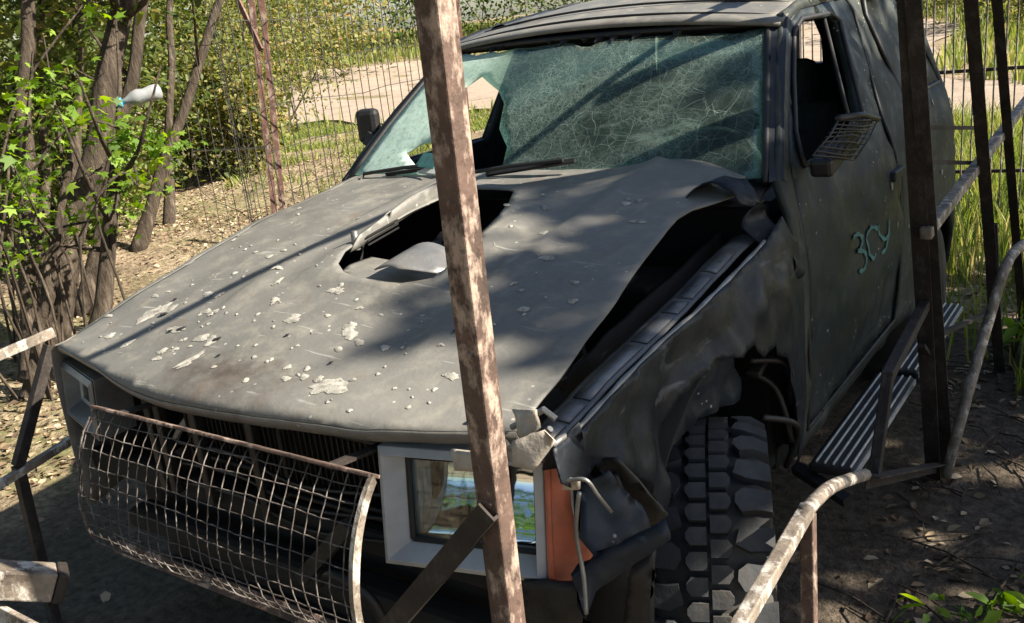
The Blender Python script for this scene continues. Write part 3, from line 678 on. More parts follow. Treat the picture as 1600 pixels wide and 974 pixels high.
for q in ([(905,740),(930,760),(925,800)], [(960,740),(985,800),(1030,850)]):
    Geo().tube(smooth_path([P_(a, b, .17) for a, b in q], 5), .008, 6).build('hose', M['black'], car, smooth=True)

# front: radiator support, condenser with coil, headlamps
Geo().span((-.76, .10, .60), (.76, .14, .66)).build('lower_crossmember', M['void'], car, bevel=.01)
Geo().span((-.74, .10, .905), (.74, .16, .935)).build('upper_crossmember', M['void'], car, bevel=.008)
for x in (-.40, -.36, -.22, -.02, .40): Geo().span((x-.011, .075, .62), (x+.011, .098, .93)).build('support_bar', M['engine'], car, bevel=.003)
Geo().span((-.38, .16, .58), (.40, .20, .92)).build('radiator', M['void'], car)
for k in range(44):
    x = -.36+k*.0172; Geo().span((x, .150, .62), (x+.003, .158, .90)).build('cooling_fin', M['engine'], car)
for x0, x1, z0, z1 in ((-.30,-.06,.72,.86),(.02,.36,.70,.86),(.0,.34,.60,.68)):
    rad = .032; pts = []
    for cx, cz, a0 in ((x1-rad, z1-rad, 0), (x0+rad, z1-rad, 90), (x0+rad, z0+rad, 180), (x1-rad, z0+rad, 270)):
        for k in range(6): a = math.radians(a0+18*k); pts.append((cx+rad*math.cos(a), .125, cz+rad*math.sin(a)))
    pts.append(pts[0]); Geo().tube(pts, .007, 7).build('condenser_coil', M['engine'], car, smooth=True)
for z in (.645,.70,.755): Geo().tube(smooth_path([(-.35,.10,z),(-.1,.085,z+.02),(.1,.09,z-.02),(.38,.10,z+.01)], 6), .005, 6).build('hose', M['black'], car, smooth=True)
Geo().span((-.66, .10, .44), (.66, .18, .50)).build('bumper_beam', M['void'], car, bevel=.02)
sheet('front_valance', [(-.70,.26),(.66,.26),(.68,.45),(.66,.64),(-.70,.64)], [], .06, lambda x, z: (x, .195+.012*fbm(x*5, z*5, 2)+.1*(.6-z), z), M['void'], car, solid=.006)
Geo().span((-.68, .20, .25), (.60, 1.2, .28)).build('skid_plate', M['void'], car)
Geo().bar((.20,-.03,.60), (.36,-.02,.76), .03, .02).build('bracket', M['engine'], car)
Geo().tube(smooth_path([(.22,0,.58),(.30,-.03,.64),(.38,-.02,.60),(.40,.0,.5)], 5), .012, 7).build('hose', M['black'], car, smooth=True)

def headlamp(s):
    h = Geo(); X0, X1, Z0, Z1 = (.434, .752, .690, .925) if s > 0 else (.50, .748, .775, .925)
    def P(x, z, d): return (s*x, -.012+.075*((x-.434)/.318)**2+.12*(z-.69)+d, z)
    def ring(a, b):   # rect loops (x0,x1,z0,z1,depth) joined by quads
        V = []
        for (x0, x1, z0, z1, d) in (a, b): V += [P(x0, z0, d), P(x1, z0, d), P(x1, z1, d), P(x0, z1, d)]
        h.add(V, [(i, (i+1) % 4, 4+(i+1) % 4, 4+i) for i in range(4)])
    o = (X0, X1, Z0, Z1); f = (X0+.012, X1-.012, Z0+.014, Z1-.014); i_ = (X0+.040, X1-.030, Z0+.040, Z1-.030)
    ring((*o, .10), (*o, 0)); ring((*o, 0), (*f, -.006)); ring((*f, -.006), (*i_, .045)); ring((*i_, .045), (*i_, .10))
    bz = h.build('headlamp_bezel', M['bezel'] if s > 0 else M['ledge'], car, bevel=.012, solid=.004)
    # reflector bowl and cracked lens
    V = []; F = []
    n = 10
    x0, x1, z0, z1 = i_
    for i in range(n+1):
        for j in range(n+1):
            a = i/n; b = j/n; q = (.5*(2*a-1)**2+1.5*(2*b-1)**2)/2
            V.append(P(x0+(x1-x0)*a, z0+(z1-z0)*b, .150-.055*q-.045*(1-b)))
    F = [(i*(n+1)+j, (i+1)*(n+1)+j, (i+1)*(n+1)+j+1, i*(n+1)+j+1) for i in range(n) for j in range(n)]
    mesh('reflector', V, F, M['chrome'], bz, smooth=True, solid=.003)
    if s < 0:
        Geo().add([P(x0,z0,.042),P(x1,z0,.042),P(x1,z1,.042),P(x0,z1,.042)], [(0,1,2,3)]).build('lens', M['lens'], bz, solid=.004)
    else:
        Geo().add([P(x0,z0,.042),P(x0+.105,z0,.042),P(x0+.155,z0+.05,.042),P(x0+.13,z0+.10,.042),P(x0+.16,z1,.042),P(x0,z1,.042)], [(0,1,2,3,4,5)]).build('lens', M['lens'], bz, solid=.004)
    g = Geo(); L = [P(x0,z0,.038),P(x1,z0,.038),P(x1,z1,.038),P(x0,z1,.038)]
    for k in range(4): g.tube([L[k], L[(k+1) % 4]], .006, 6)
    g.build('lens_rim', M['black'] if s > 0 else M['bezel'], bz)
    return bz
HL = headlamp(1); headlamp(-1)
# torn bezel pieces and dust on its top
plate('torn_bezel_piece', [P_(705,702,-.005),P_(760,708,-.005),P_(760,738,-.01),P_(712,735,-.01)], M['bezelwarm'], .006, HL)
plate('torn_bezel_piece', [P_(800,690,.0),P_(850,672,.02),P_(868,690,.02),P_(835,735,.0),P_(802,728,.0)], M['bezelwarm'], .006, HL)
plate('torn_bezel_piece', [P_(800,640,.06),P_(840,640,.042),P_(848,668,.05),P_(815,690,.03)], M['bezelwarm'], .006, car, .01)
for q in ([(735,655),(790,690),(800,720)], [(800,668),(850,640),(868,655)], [(775,700),(830,700),(860,670)]):
    Geo().tube([P_(a, b, .06) for a, b in q], .006, 6).build('torn_strip', M['ledge'], car)
# orange corner lamp
def orange(x, z):
    d = x-.758; return (.758+.8*d, .065+.75*d+.12*(z-.69), z)
OR = [(.758,.686),(.80,.690),(.835,.715),(.825,.745),(.806,.78),(.797,.83),(.795,.866),(.80,.90),(.798,.928),(.758,.924)]
ol = sheet('corner_lamp', OR, [], .012, orange, M['orange'], car, solid=.012)
Geo().tube([orange(.760, z) for z in (.686,.75,.85,.924)], .006, 6).build('lamp_edge', M['orange'], ol)
plate('lamp_flange', [P_(884,745,.05),P_(905,752,.042),P_(905,765,.042),P_(880,765,.05)], M['putty'], .006, ol)
# inner wedge of front fender skin between lamp and hood
plate('front_corner_panel', [P_(848,735,.06),P_(860,700,.06),P_(905,660,.10),P_(915,725,.12)], M['crush'], .004, car, .01)

# wheels
def wheel(cx, cy, s, blocks, steer=0.0):
    R, Wd = .355, .272; cz = R-.03
    root = Geo().lathe([(.17,-.11*s),(.195,-.125*s),(.20,-.10*s),(.19,-.02*s),(.06,.03*s),(.0,.03*s)], (0,0,0), 'x', 32).build('wheel', M['steel'], None, smooth=True)
    root.parent = car; root.matrix_parent_inverse = Matrix.Translation(car.location).inverted(); root.location = (cx, cy, cz); root.rotation_euler = (.03, 0, steer)
    h = Wd/2
    def child(o): o.parent = root; return o
    prof = [(.195,-h*.82),(.23,-h*.98),(.29,-h*1.0),(.325,-h*.93),(R-.012,-h*.75),(R-.008,0),(R-.012,h*.75),(.325,h*.93),(.29,h*1.0),(.23,h*.98),(.195,h*.82)]
    child(Geo().lathe(prof, (0,0,0), 'x', 64).build('tyre', M['rubber'], None, smooth=True))
    if not blocks: return root
    NC, NS = 44, 28
    def block(x0, x1, ang, skew, hgt, pts=None):
        """lug as closed prism on the tyre circumference"""
        V = []
        shape = pts
        for rad in (R-.016, R+hgt):
            for x, t in shape:
                rr_ = rad-(.020*max(0, (abs(x)-h*.72)/(h*.28))**1.5)
                if rad > R: x *= .985; t *= .90
                V.append(Vector((x, -rr_*math.cos(t/R), rr_*math.sin(t/R))))
        n = len(shape); F = [tuple(range(n-1,-1,-1)), tuple(range(n, 2*n))]+[(i, (i+1) % n, n+(i+1) % n, n+i) for i in range(n)]
        bm = bpy.data.meshes.new('tread_block'); bm.from_pydata(V, [], F); bm.materials.append(M['lug']); bm.polygons.foreach_set('use_smooth', [True]*len(bm.polygons)); bm.set_sharp_from_angle(angle=.7); return bm
    pc = 2*math.pi*R/NC; p = 2*math.pi*R/NS
    mid = [(.004,-.40*pc),(.040,-.40*pc),(.049,-.1*pc),(.049,.15*pc),(.040,.40*pc),(.004,.40*pc)]
    sho = [(.058,-.10*p),(.072,-.40*p),(.105,-.34*p),(h*1.0,-.30*p),(h*1.0,.36*p),(.105,.32*p),(.078,.36*p),(.060,.18*p)]
    sh2 = [(.056,-.22*p),(.085,-.42*p),(h*1.01,-.36*p),(h*1.01,.30*p),(.09,.26*p),(.066,.30*p)]
    for nm, shp, hg in (('c', mid, .010), ('s', sho, .012), ('t', sh2, .010)):
        for sg in (1, -1):
            if nm == 't': continue
            N = NC if nm == 'c' else NS
            for k in range(N):
                sp = sho if (nm == 's' and k % 2) else (sh2 if nm == 's' else mid)
                key = (nm, sg, k % 2)
                if key not in wheel.cache:
                    q = [(sg*x, t) for x, t in sp]
                    if sg < 0: q = q[::-1]
                    wheel.cache[key] = block(0, 0, 0, 0, hg, q)
                o = bpy.data.objects.new('tread_block', wheel.cache[key]); col.objects.link(o); o.parent = root
                o.rotation_euler = (2*math.pi*(k+(.5 if (nm == 's') == (sg > 0) else 0))/N, 0, 0)
                if nm == 'c' and not blocks > 1: pass
    return root
wheel.cache = {}
wheel(.765, .74, 1, 1, .40)
wheel(-.80, .76, -1, 0, -.06); wheel(.68, 2.92, 1, 0); wheel(-.78, 2.92, -1, 0)
Geo().tube([(-.7,.76,.34),(.7,.76,.34)], .035, 8).build('axle', M['void'], car)
Geo().tube([(.56,.80,.36),(.60,.80,.85)], .04, 10).build('shock_absorber', M['engine'], car, smooth=True)

# far mirror, near side broken mirror grid, running board, graffiti
mr = Geo().box((-.872, 1.50, 1.322), (.085, .06, .125), Matrix.Rotation(.35, 3, 'Z')).build('mirror', M['black'], car, bevel=.02)
Geo().bar((-.79, 1.47, 1.24), (-.86, 1.48, 1.28), .05, .05).build('mirror_arm', M['black'], mr)
g0 = [at(1268,245,x=.90), at(1306,190,x=.91), at(1320,180,x=.91), at(1372,188,x=.88), at(1362,215,x=.88), at(1330,252,x=.88)]
bmr = Geo(); A_, B_, C_, D_ = at(1270,243,x=.90), at(1310,188,x=.91), at(1372,186,x=.87), at(1335,250,x=.87)
for k in range(9):
    t = k/8; a = A_.lerp(B_, t); b = D_.lerp(C_, t); m_ = (a+b)/2+Vector((.012, 0, -.008*math.sin(t*9)))
    bmr.tube([a, m_, b], .0028, 5)
for k in range(8):
    t = k/7; a = A_.lerp(D_, t); b = B_.lerp(C_, t); bmr.tube([a, (a+b)/2+Vector((.010, 0, .004)), b], .0024, 5)
mb = bmr.build('broken_mirror', M['black'], car, smooth=True)
Geo().tube([B_+Vector((0,0,.004)), (B_+C_)/2+Vector((.01,0,.012)), C_], .009, 7).build('mirror_rim', M['black'], mb, smooth=True)
Geo().box((D_+A_)/2+Vector((-.03, .05, -.01)), (.06, .16, .05), Matrix.Rotation(.2, 3, 'X')).build('mirror_arm', M['black'], mb, bevel=.012)
plate('mirror_shell', [A_.lerp(D_, .45)+Vector((-.02,.0,.0)), D_+Vector((-.02,0,0)), C_+Vector((-.02,0,0)), B_.lerp(C_, .55)+Vector((-.02,0,0))], M['black'], .006, mb, .01)
for y0, y1 in ((1.26, 1.98), (2.02, 2.78)):
    rb = Geo().span((.83, y0, .345), (.955, y1, .372)).build('running_board', M['black'], car, bevel=.008)
    for k in range(5): Geo().span((.846+k*.0235, y0+.012, .3725), (.846+k*.0235+.006, y1-.012, .380)).build('step_rib', M['alloy'], rb, bevel=.002)
    Geo().span((.9552, y0+.006, .350), (.9600, y1-.006, .366)).build('step_trim', M['alloy'], rb)
Geo().bar((.78,1.30,.33), (.95,1.22,.30), .03, .03).build('step_bracket', M['black'], car)
def stroke(name, pts):
    P = [Vector(side_fn(1, .022, .0035)(y, z)) for y, z in pts]; P = [Vector(p) for p in smooth_path(P, 5)]; V = []; F = []
    P = [Vector(side_fn(1, .022, .0035)(p.y, p.z)) for p in P]
    for i, p in enumerate(P):
        d = (P[min(i+1, len(P)-1)]-P[max(0, i-1)]).normalized(); n = d.cross(Vector((1, 0, 0))).normalized()*.0065*(1+.3*math.sin(i*1.7)); V += [p-n, p+n]
    F = [(2*i, 2*i+1, 2*i+3, 2*i+2) for i in range(len(P)-1)]
    mesh(name, V, F, M['teal'], DR, solid=.001, offset=0)
def gp(px, py): q = at(px, py, x=.832); return (q.y, q.z)
stroke('graffiti_letter', [gp(*q) for q in [(1339,372),(1346,366),(1351,374),(1347,388),(1343,393),(1350,393),(1353,404),(1349,420),(1341,424)]])
stroke('graffiti_letter', [gp(*q) for q in [(1369,357),(1362,356),(1357,370),(1357,392),(1361,404),(1367,398)]])
stroke('graffiti_letter', [gp(*q) for q in [(1372,350),(1374,366),(1379,374),(1384,366)]])
stroke('graffiti_letter', [gp(*q) for q in [(1386,344),(1385,364),(1380,388),(1374,396)]])
# shrapnel marks on the near side
for k in range(46):
    y = rr.uniform(1.4, 3.35); z = rr.uniform(.7, 1.6) if y > 2.42 else rr.uniform(.55, 1.1)
    if y < 2.42 and rr.random() < .85: continue
    s = rr.uniform(.003, .009); P = Vector(side_fn(1, .018, .004)(y, z)); pts = [P]+[P+Vector((.0, s*(1+.5*rr.random())*math.cos(k2*.9), s*1.4*(1+.5*rr.random())*math.sin(k2*.9))) for k2 in range(7)]
    for i_, q in enumerate(pts): pts[i_] = Vector(side_fn(1, .018, .004 if i_ else .005)(q.y, q.z))
    Geo().add(pts, [(0, 1+k2, 1+(k2+1) % 7) for k2 in range(7)]).build('paint_scab', M['chip'] if k % 4 else M['ding'], car)
for (y, z) in ((1.325,.722),): 
    P = Vector(side_fn(1, .022, .004)(y, z)); Geo().add([P]+[P+Vector((.001, .012*math.cos(k*.8), .018*math.sin(k*.8))) for k in range(8)], [(0, 1+k, 1+(k+1) % 8) for k in range(8)]).build('shrapnel_hole', M['ding'], car)

# ---------------------------------------------------------------- mesh guard in front of the radiator
gd = empty('mesh_guard', (.09, -.14, .65), 'bowed rusty wire mesh guard hanging before the radiator', 'guard')
GP = [(-.085,.925),(-.115,.892),(-.145,.84),(-.165,.78),(-.175,.72),(-.172,.665),(-.152,.62),(-.115,.592)]
GS = smooth_path([(0, y, z) for y, z in GP], 5)
def gpt(x, t):
    i = t*(len(GS)-1); a = int(min(len(GS)-2, i)); p = GS[a].lerp(GS[a+1], i-a); sag = .007*fbm(x*4, t*3, 2)
    return Vector((x+.002*fbm(x*9, t*9, 5), p.y+sag, p.z+.003*fbm(x*6, t*4, 9)))
X0, X1 = -.325, .515
NW = 25
g = Geo()
for k in range(NW): x = X0+(X1-X0)*(k+.3)/NW; g.tube([gpt(x, t)+Vector((0, .0007*(-1)**i, 0)) for i, t in enumerate(np.linspace(0, 1, 22))], .0014, 5)
g.build('vertical_wires', M['wire'], gd, smooth=True)
g = Geo()
for k in range(1, 12): t = k/12; g.tube([gpt(x, t)+Vector((0, .0007*(-1)**i, 0)) for i, x in enumerate(np.linspace(X0-.012, X1, 40))], .0014, 5)
g.build('cross_wires', M['wire'], gd, smooth=True)
Geo().bar((X0-.005, -.080, .925), (X1, -.080, .925), .032, .007, side=(0,-.75,.45)).build('top_bar', M['rust'], gd, bevel=.002)
Geo().bar((X0-.005, -.115, .590), (X1, -.115, .590), .03, .007, side=(0,-.5,-.6)).build('bottom_bar', M['rust'], gd, bevel=.002)
for nm, x in (('end_bar', X1),):
    g = Geo(); V = []; F = []
    for p in GS: 
        n = Vector((0, p.y+.05, p.z-.78)).normalized()
        V += [Vector((x-.004, p.y, p.z))-n*.009, Vector((x+.006, p.y, p.z))-n*.009, Vector((x+.006, p.y, p.z))+n*.009, Vector((x-.004, p.y, p.z))+n*.009]
    for i in range(len(GS)-1):
        for j in range(4): F.append((i*4+j, i*4+(j+1) % 4, i*4+4+(j+1) % 4, i*4+4+j))
    F += [(3,2,1,0), tuple(len(V)-4+j for j in range(4))]
    mesh(nm, V, F, M['pale'], gd)
Geo().tube([gpt(X0, t) for t in np.linspace(0, .8, 20)], .003, 6).build('end_wire', M['wire'], gd)
for x in (-.25, .40): Geo().bar((x, -.08, .92), (x+.02, .12, .90), .025, .006).build('mount_strap', M['rustdark'], gd)

# ---------------------------------------------------------------- welded steel cage round the car
cage = empty('steel_cage', (.83, -.14, 0), 'rusty welded angle steel cage standing around the car', 'cage')
TOP = 2.12
mp = Geo().bar((.812, -.140, gz(.8,-.14)-.02), (.836, -.145, TOP), .039, .039).build('front_post', M['rust'], cage, bevel=.003)
for z in (.72, .985, 1.215, 1.43):
    x = .80+.026*z/TOP; Geo().box((x+.014, -.158, z), (.016, .014, .012), Matrix.Rotation(.5, 3, 'Y')).build('weld_stub', M['rust'], mp, bevel=.003)
a = at(772, 815, y=-.175); b = at(612, 1000, y=-.195); b2 = a+(b-a)*2.4
Geo().angle(a, b2, .034, .005, side=(-.6, 0, .8)).build('front_brace', M['rustdark'], cage)
# overhead bars (out of frame; they throw the straight shadow over the hood)
Geo().bar((.83, -.17, TOP+.02), (1.06, 2.0, TOP+.02), .019, .019).build('top_rail', M['rustdark'], cage)
Geo().bar((1.06, 2.0, TOP+.021), (1.0, 4.3, TOP+.02), .045, .045).build('top_rail', M['rustdark'], cage)
# near side posts and rails
p0, p1 = at(1459, 742, z=0.0), at(1404, -10, x=1.0)
pd = (p1-p0).normalized(); pt = p0+pd*((TOP)/pd.z)
Geo().angle(p0+Vector((-.02,-.02,-.03)), pt, .048, .006, side=(1,0,0)).build('side_post', M['rustdark'], cage)
Geo().angle(p0+Vector((.02,.03,-.03)), pt+Vector((.02,.03,-.2)), .04, .006, side=(1,0,0)).build('side_post', M['rustdark'], cage)
def rail(name, pts, r, mat, par=cage, flat=None):
    return Geo().tube(smooth_path(pts, 5), r, 8).build(name, mat, par, smooth=True)
# long side tube at waist height
Geo().bar(at(1446,366,x=1.04), at(1625,130,x=1.04), .034, .034, side=(1,0,0)).build('side_rail', M['pale'], cage, bevel=.004)
Geo().bar(at(1448,470,x=1.02), at(1386,590,x=1.04), .030, .030).build('bent_strut', M['rustdark'], cage, bevel=.003)
Geo().bar(at(1388,586,x=1.04), at(1366,745,x=1.04), .028, .028).build('bent_strut', M['rustdark'], cage, bevel=.003)
# low front bar that bends round the wheel
lowp = [at(1150,990,x=1.06), at(1262,795,x=1.06), at(1300,760,x=1.05), at(1352,742,x=1.04)]
Geo().bar(lowp[0]+(lowp[0]-lowp[1])*.6, lowp[1], .028, .028, side=(0,.5,1)).build('low_rail', M['pale'], cage, bevel=.003)
rail('low_rail', [lowp[1]-Vector((0,.02,.0)), lowp[1], lowp[2], lowp[3]], .0155, M['pale'])
Geo().angle(lowp[3], at(1462,722,x=1.03), .036, .005, side=(1,0,0)).build('low_rail', M['rustdark'], cage)
q = lowp[1]; Geo().bar((q.x, q.y, gz(q.x,q.y)-.03), (q.x, q.y, q.z-.012), .028, .028).build('foot_post', M['rust'], cage, bevel=.003)
# outer low rail
rail('outer_rail', [at(1478,745,z=.03), at(1500,660,x=1.10), at(1545,500,x=1.14), at(1580,400,x=1.18), at(1625,370,x=1.2)], .017, M['pale'])
Geo().bar(at(1450,200,x=.95), at(1540,200,x=1.0), .014, .014).build('cross_bar', M['rustdark'], cage)
Geo().bar(at(1436,253,x=.97), at(1530,255,x=1.01), .014, .014).build('cross_bar', M['rustdark'], cage)
Geo().bar(at(1470,522,x=1.03), at(1545,488,x=1.05), .022, .012).build('cross_bar', M['rustdark'], cage)
Geo().bar(at(1440,540,x=1.02), at(1468,580,x=1.02), .02, .012).build('cross_bar', M['rustdark'], cage)
# rear posts
for a, b, x, wd, m in (((1503,-20),(1547,500),1.05,.040,'rustdark'),((1547,-20),(1582,390),1.05,.034,'rustdark')):
    b_ = at(*b, x=x); a_ = at(*a, x=x); d = (a_-b_).normalized(); foot = b_-d*(b_.z/d.z+.03); Geo().angle(foot, b_+d*((TOP-b_.z)/d.z), wd, .005, side=(1,0,0)).build('rear_post', M[m], cage)
b_ = at(1555,520,x=1.02); Geo().bar(at(1548,350,x=1.0), b_, .05, .02).build('rear_post', M['rustdark'], cage)
# far side lower members
Geo().bar(at(84,519,x=-1.12)+(at(-30,568,x=-1.15)-at(84,519,x=-1.12))*4, at(84,519,x=-1.12), .030, .012, side=(0,0,1)).build('far_rail', M['pale'], cage, bevel=.002)
Geo().bar(at(78,540,x=-1.13), at(28,728,x=-1.13), .030, .030).build('far_strut', M['rustdark'], cage, bevel=.002)
Geo().bar(at(118,684,x=-1.10)+(at(-40,782,x=-1.13)-at(118,684,x=-1.10))*2.6, at(118,684,x=-1.10), .026, .022).build('far_rail', M['pale'], cage, bevel=.002)
Geo().bar(at(28,728,x=-1.13), Vector((-1.14, .05, -.02)), .030, .030).build('far_strut', M['rustdark'], cage, bevel=.002)
# loose tube ends at the near left corner
lt = empty('square_tube', at(60, 935, d=1.75), 'sawn pale square steel tube poking in above the shaded ground', 'tube')
ta, tb = at(-120, 900, d=1.62), at(102, 911, d=1.74)
Geo().bar(ta, tb-(tb-ta).normalized()*.02, .055, .055, side=(0,0,1)).build('tube_body', M['pale'], lt, bevel=.004)
Geo().bar(tb-(tb-ta).normalized()*.019, tb, .058, .058, side=(0,0,1)).build('tube_end', M['rustdark'], lt, bevel=.004)
Geo().bar(ta, Vector((ta.x-.1, ta.y-.1, 0)), .05, .05).build('tube_leg', M['rustdark'], lt)
fb = empty('flat_bar', at(20, 970, d=1.7), 'pale flat steel bar under the sawn square tube', 'bar')
Geo().bar(at(-60, 930, d=1.75), at(70, 1000, d=1.62), .04, .012, side=(0,.3,1)).build('bar_body', M['pale'], fb, bevel=.002)
q = at(70, 1000, d=1.62); Geo().bar(q, Vector((q.x, q.y, 0)), .03, .012).build('bar_leg', M['rustdark'], fb)

# ---------------------------------------------------------------- fences
def post_between(px0, px1, d, w_, mat, parent, name='post', z1=2.2, section='angle'):
    a = at(*px0, d=d); b = at(*px1, d=d); dr = (a-b).normalized(); foot = b-dr*((b.z-gz(b.x, b.y))/dr.z+.05); top = b+dr*((z1-b.z)/dr.z)
    g = Geo()
    (g.angle(foot, top, w_, .006, side=(.8,.56,0)) if section == 'angle' else g.bar(foot, top, w_, w_)); return g.build(name, mat, parent), foot, top
ff = empty('wire_fence', at(438, 330, d=5.2), 'wire mesh fence with red steel post behind the car hood', 'fence')
_, f0, t0 = post_between((404,0), (420,160), 5.2, .034, M['rustred'], ff)
_, f1, _t = post_between((388,0), (424,330), 5.28, .034, M['rustred'], ff)
Geo().bar(at(360,-25,d=5.15), at(408,78,d=5.12), .03, .012).build('brace', M['rustred'], ff)
_, f2, t2 = post_between((704,-30), (712,60), 6.6, .05, M['rustred'], ff)
def wirepanel(a, b, h, nx, nz, r, name_, parent, mat):
    a = Vector(a); b = Vector(b); g = Geo()
    for k in range(nx+1):
        p = a.lerp(b, k/nx); o = Vector((.01*math.sin(k*2.1), .01*math.cos(k*1.7), 0)); z0 = gz(p.x, p.y); g.tube([Vector((p.x, p.y, z0+.02)), Vector((p.x, p.y, z0+h*.5))+o, Vector((p.x, p.y, z0+h))], r, 4, False)
    for k in range(nz+1):
        g.tube([Vector((p.x, p.y, gz(p.x, p.y)+.03+(h-.05)*k/nz+.012*math.sin(i*1.3+k))) for i, p in enumerate(a.lerp(b, t) for t in np.linspace(0, 1, 9))], r, 4, False)
    return g.build(name_, mat, parent)
wirepanel(f0, f2, 2.0, 26, 9, .0026, 'wire_net', ff, M['wiredark'])
wirepanel(f0, at(322,330,d=6.2), 1.7, 5, 7, .0022, 'wire_net', ff, M['wiredark'])
wirepanel(at(405,330,d=5.0), at(384,330,d=5.1), 2.1, 4, 14, .002, 'wire_net', ff, M['wiredark'])
Geo().tube([at(300,236,d=6.2), at(418,230,d=5.2)], .006, 5).build('straining_wire', M['steel'], ff)
# far roadside fence with thin posts
rf = empty('paling_fence', (1.5, 6.4, 0), 'tall thin barred fence panel behind the car at right', 'fence')
for k in range(44):
    t = k/43; x = -.55+2.5*t; y = 5.5+.3*t; z0 = gz(x, y); Geo().bar((x, y, z0-.02), (x+.01*math.sin(k*3), y, z0+1.9), .009, .009).build('paling', M['pale'], rf)
for z in (.35, 1.0, 1.55): Geo().bar((-.60, 5.515, z), (2.0, 5.83, z), .018, .022).build('fence_rail', M['rustdark'], rf)
for x, y in ((-.6, 5.53), (1.98, 5.84)): Geo().bar((x, y, -.05), (x, y, 2.0), .04, .04).build('post', M['rustdark'], rf)

# ---------------------------------------------------------------- vegetation
def leaves(name, P, size, mat, parent=None, up=.35, seed=1, aspect=.62, kind=None, jit=.35, maple=False):
    """one folded six-sided leaf per point"""
    rg = np.random.default_rng(seed); n = len(P)
    nr = rg.normal(size=(n, 3)); nr[:, 2] = np.abs(nr[:, 2])+up; nr /= np.linalg.norm(nr, axis=1)[:, None]
    t = rg.normal(size=(n, 3)); t -= nr*(t*nr).sum(1)[:, None]; t /= np.linalg.norm(t, axis=1)[:, None]; b = np.cross(nr, t)
    s = size*(1+jit*rg.normal(size=n)).clip(.4, 1.9)[:, None]
    shp = [(-.5, 0, 0), (-.12, .5*aspect, .10), (.28, .34*aspect, .06), (.55, 0, -.06), (.28, -.34*aspect, .06), (-.12, -.5*aspect, .10)]
    if maple:
        shp = [(-.35, 0, 0)]; tips = []; 
        for k in range(6): a = math.radians(-150+60*k); shp.append((-.05+.24*math.cos(a), .24*math.sin(a), .03))
        for k in range(5): a = math.radians(-120+60*k); q = (.42, .55, .62, .55, .42)[k]; shp.append((-.05+q*math.cos(a), q*math.sin(a), -.05))
        V = np.stack([P+s*(a*t+c*b+d*nr) for a, c, d in shp], 1).reshape(-1, 3); idx = np.arange(n)[:, None]*12
        F = np.concatenate([idx+np.array([[0, 1+k, 7+k, 2+k]]) for k in range(5)], 1).reshape(-1, 4)
        return quads(name, V, F, np.repeat(rg.random(n)**1.2, 12), mat, parent, kind)
    V = np.stack([P+s*(a*t+c*b+d*nr) for a, c, d in shp], 1).reshape(-1, 3)
    idx = np.arange(n)[:, None]*6
    F = np.concatenate([idx+np.array([[0, 1, 2, 3]]), idx+np.array([[0, 3, 4, 5]])], 1).reshape(-1, 4)
    return quads(name, V, F, np.repeat(rg.random(n)**1.2, 6), mat, parent, kind)
def quads(name, V, F, rnd, mat, parent, kind=None):
    me = bpy.data.meshes.new(name); nv, nf = len(V), len(F)
    me.vertices.add(nv); me.vertices.foreach_set('co', V.astype('f').ravel())
    me.loops.add(nf*4); me.loops.foreach_set('vertex_index', F.astype('i').ravel())
    me.polygons.add(nf); me.polygons.foreach_set('loop_start', np.arange(0, nf*4, 4, dtype='i'))
    me.update(calc_edges=True); me.validate()
    a = me.attributes.new('rnd', 'FLOAT', 'POINT'); a.data.foreach_set('value', rnd.astype('f'))
    me.materials.append(mat); o = bpy.data.objects.new(name, me); put(o, parent)
    if kind: o['kind'] = kind
    return o
def clumps(c, r, n_cl, per, spread, seed, shell=.5):
    rg = np.random.default_rng(seed); d = rg.normal(size=(n_cl, 3)); d /= np.linalg.norm(d, axis=1)[:, None]
    q = d*(shell+(1-shell)*rg.random((n_cl, 1)))*np.array(r)+np.array(c)
    k = rg.integers(per//2, per*3//2, n_cl); P = np.repeat(q, k, 0); return P+rg.normal(size=P.shape)*spread*np.repeat(.5+rg.random(n_cl), k)[:, None], q
def trunk(base, top, r0, r1, seed, n=9, wob=.05):
    rg = random.Random(seed); base = Vector(base); top = Vector(top); pts = []
    for i in range(n+1):
        t = i/n; p = base.lerp(top, t); k = wob*math.sin(math.pi*min(1, t*1.2)); pts.append(p+Vector((rg.uniform(-k, k), rg.uniform(-k, k), 0)))
    return pts, [r0+(r1-r0)*i/n+(r0*.5*math.exp(-i*1.3)) for i in range(n+1)]

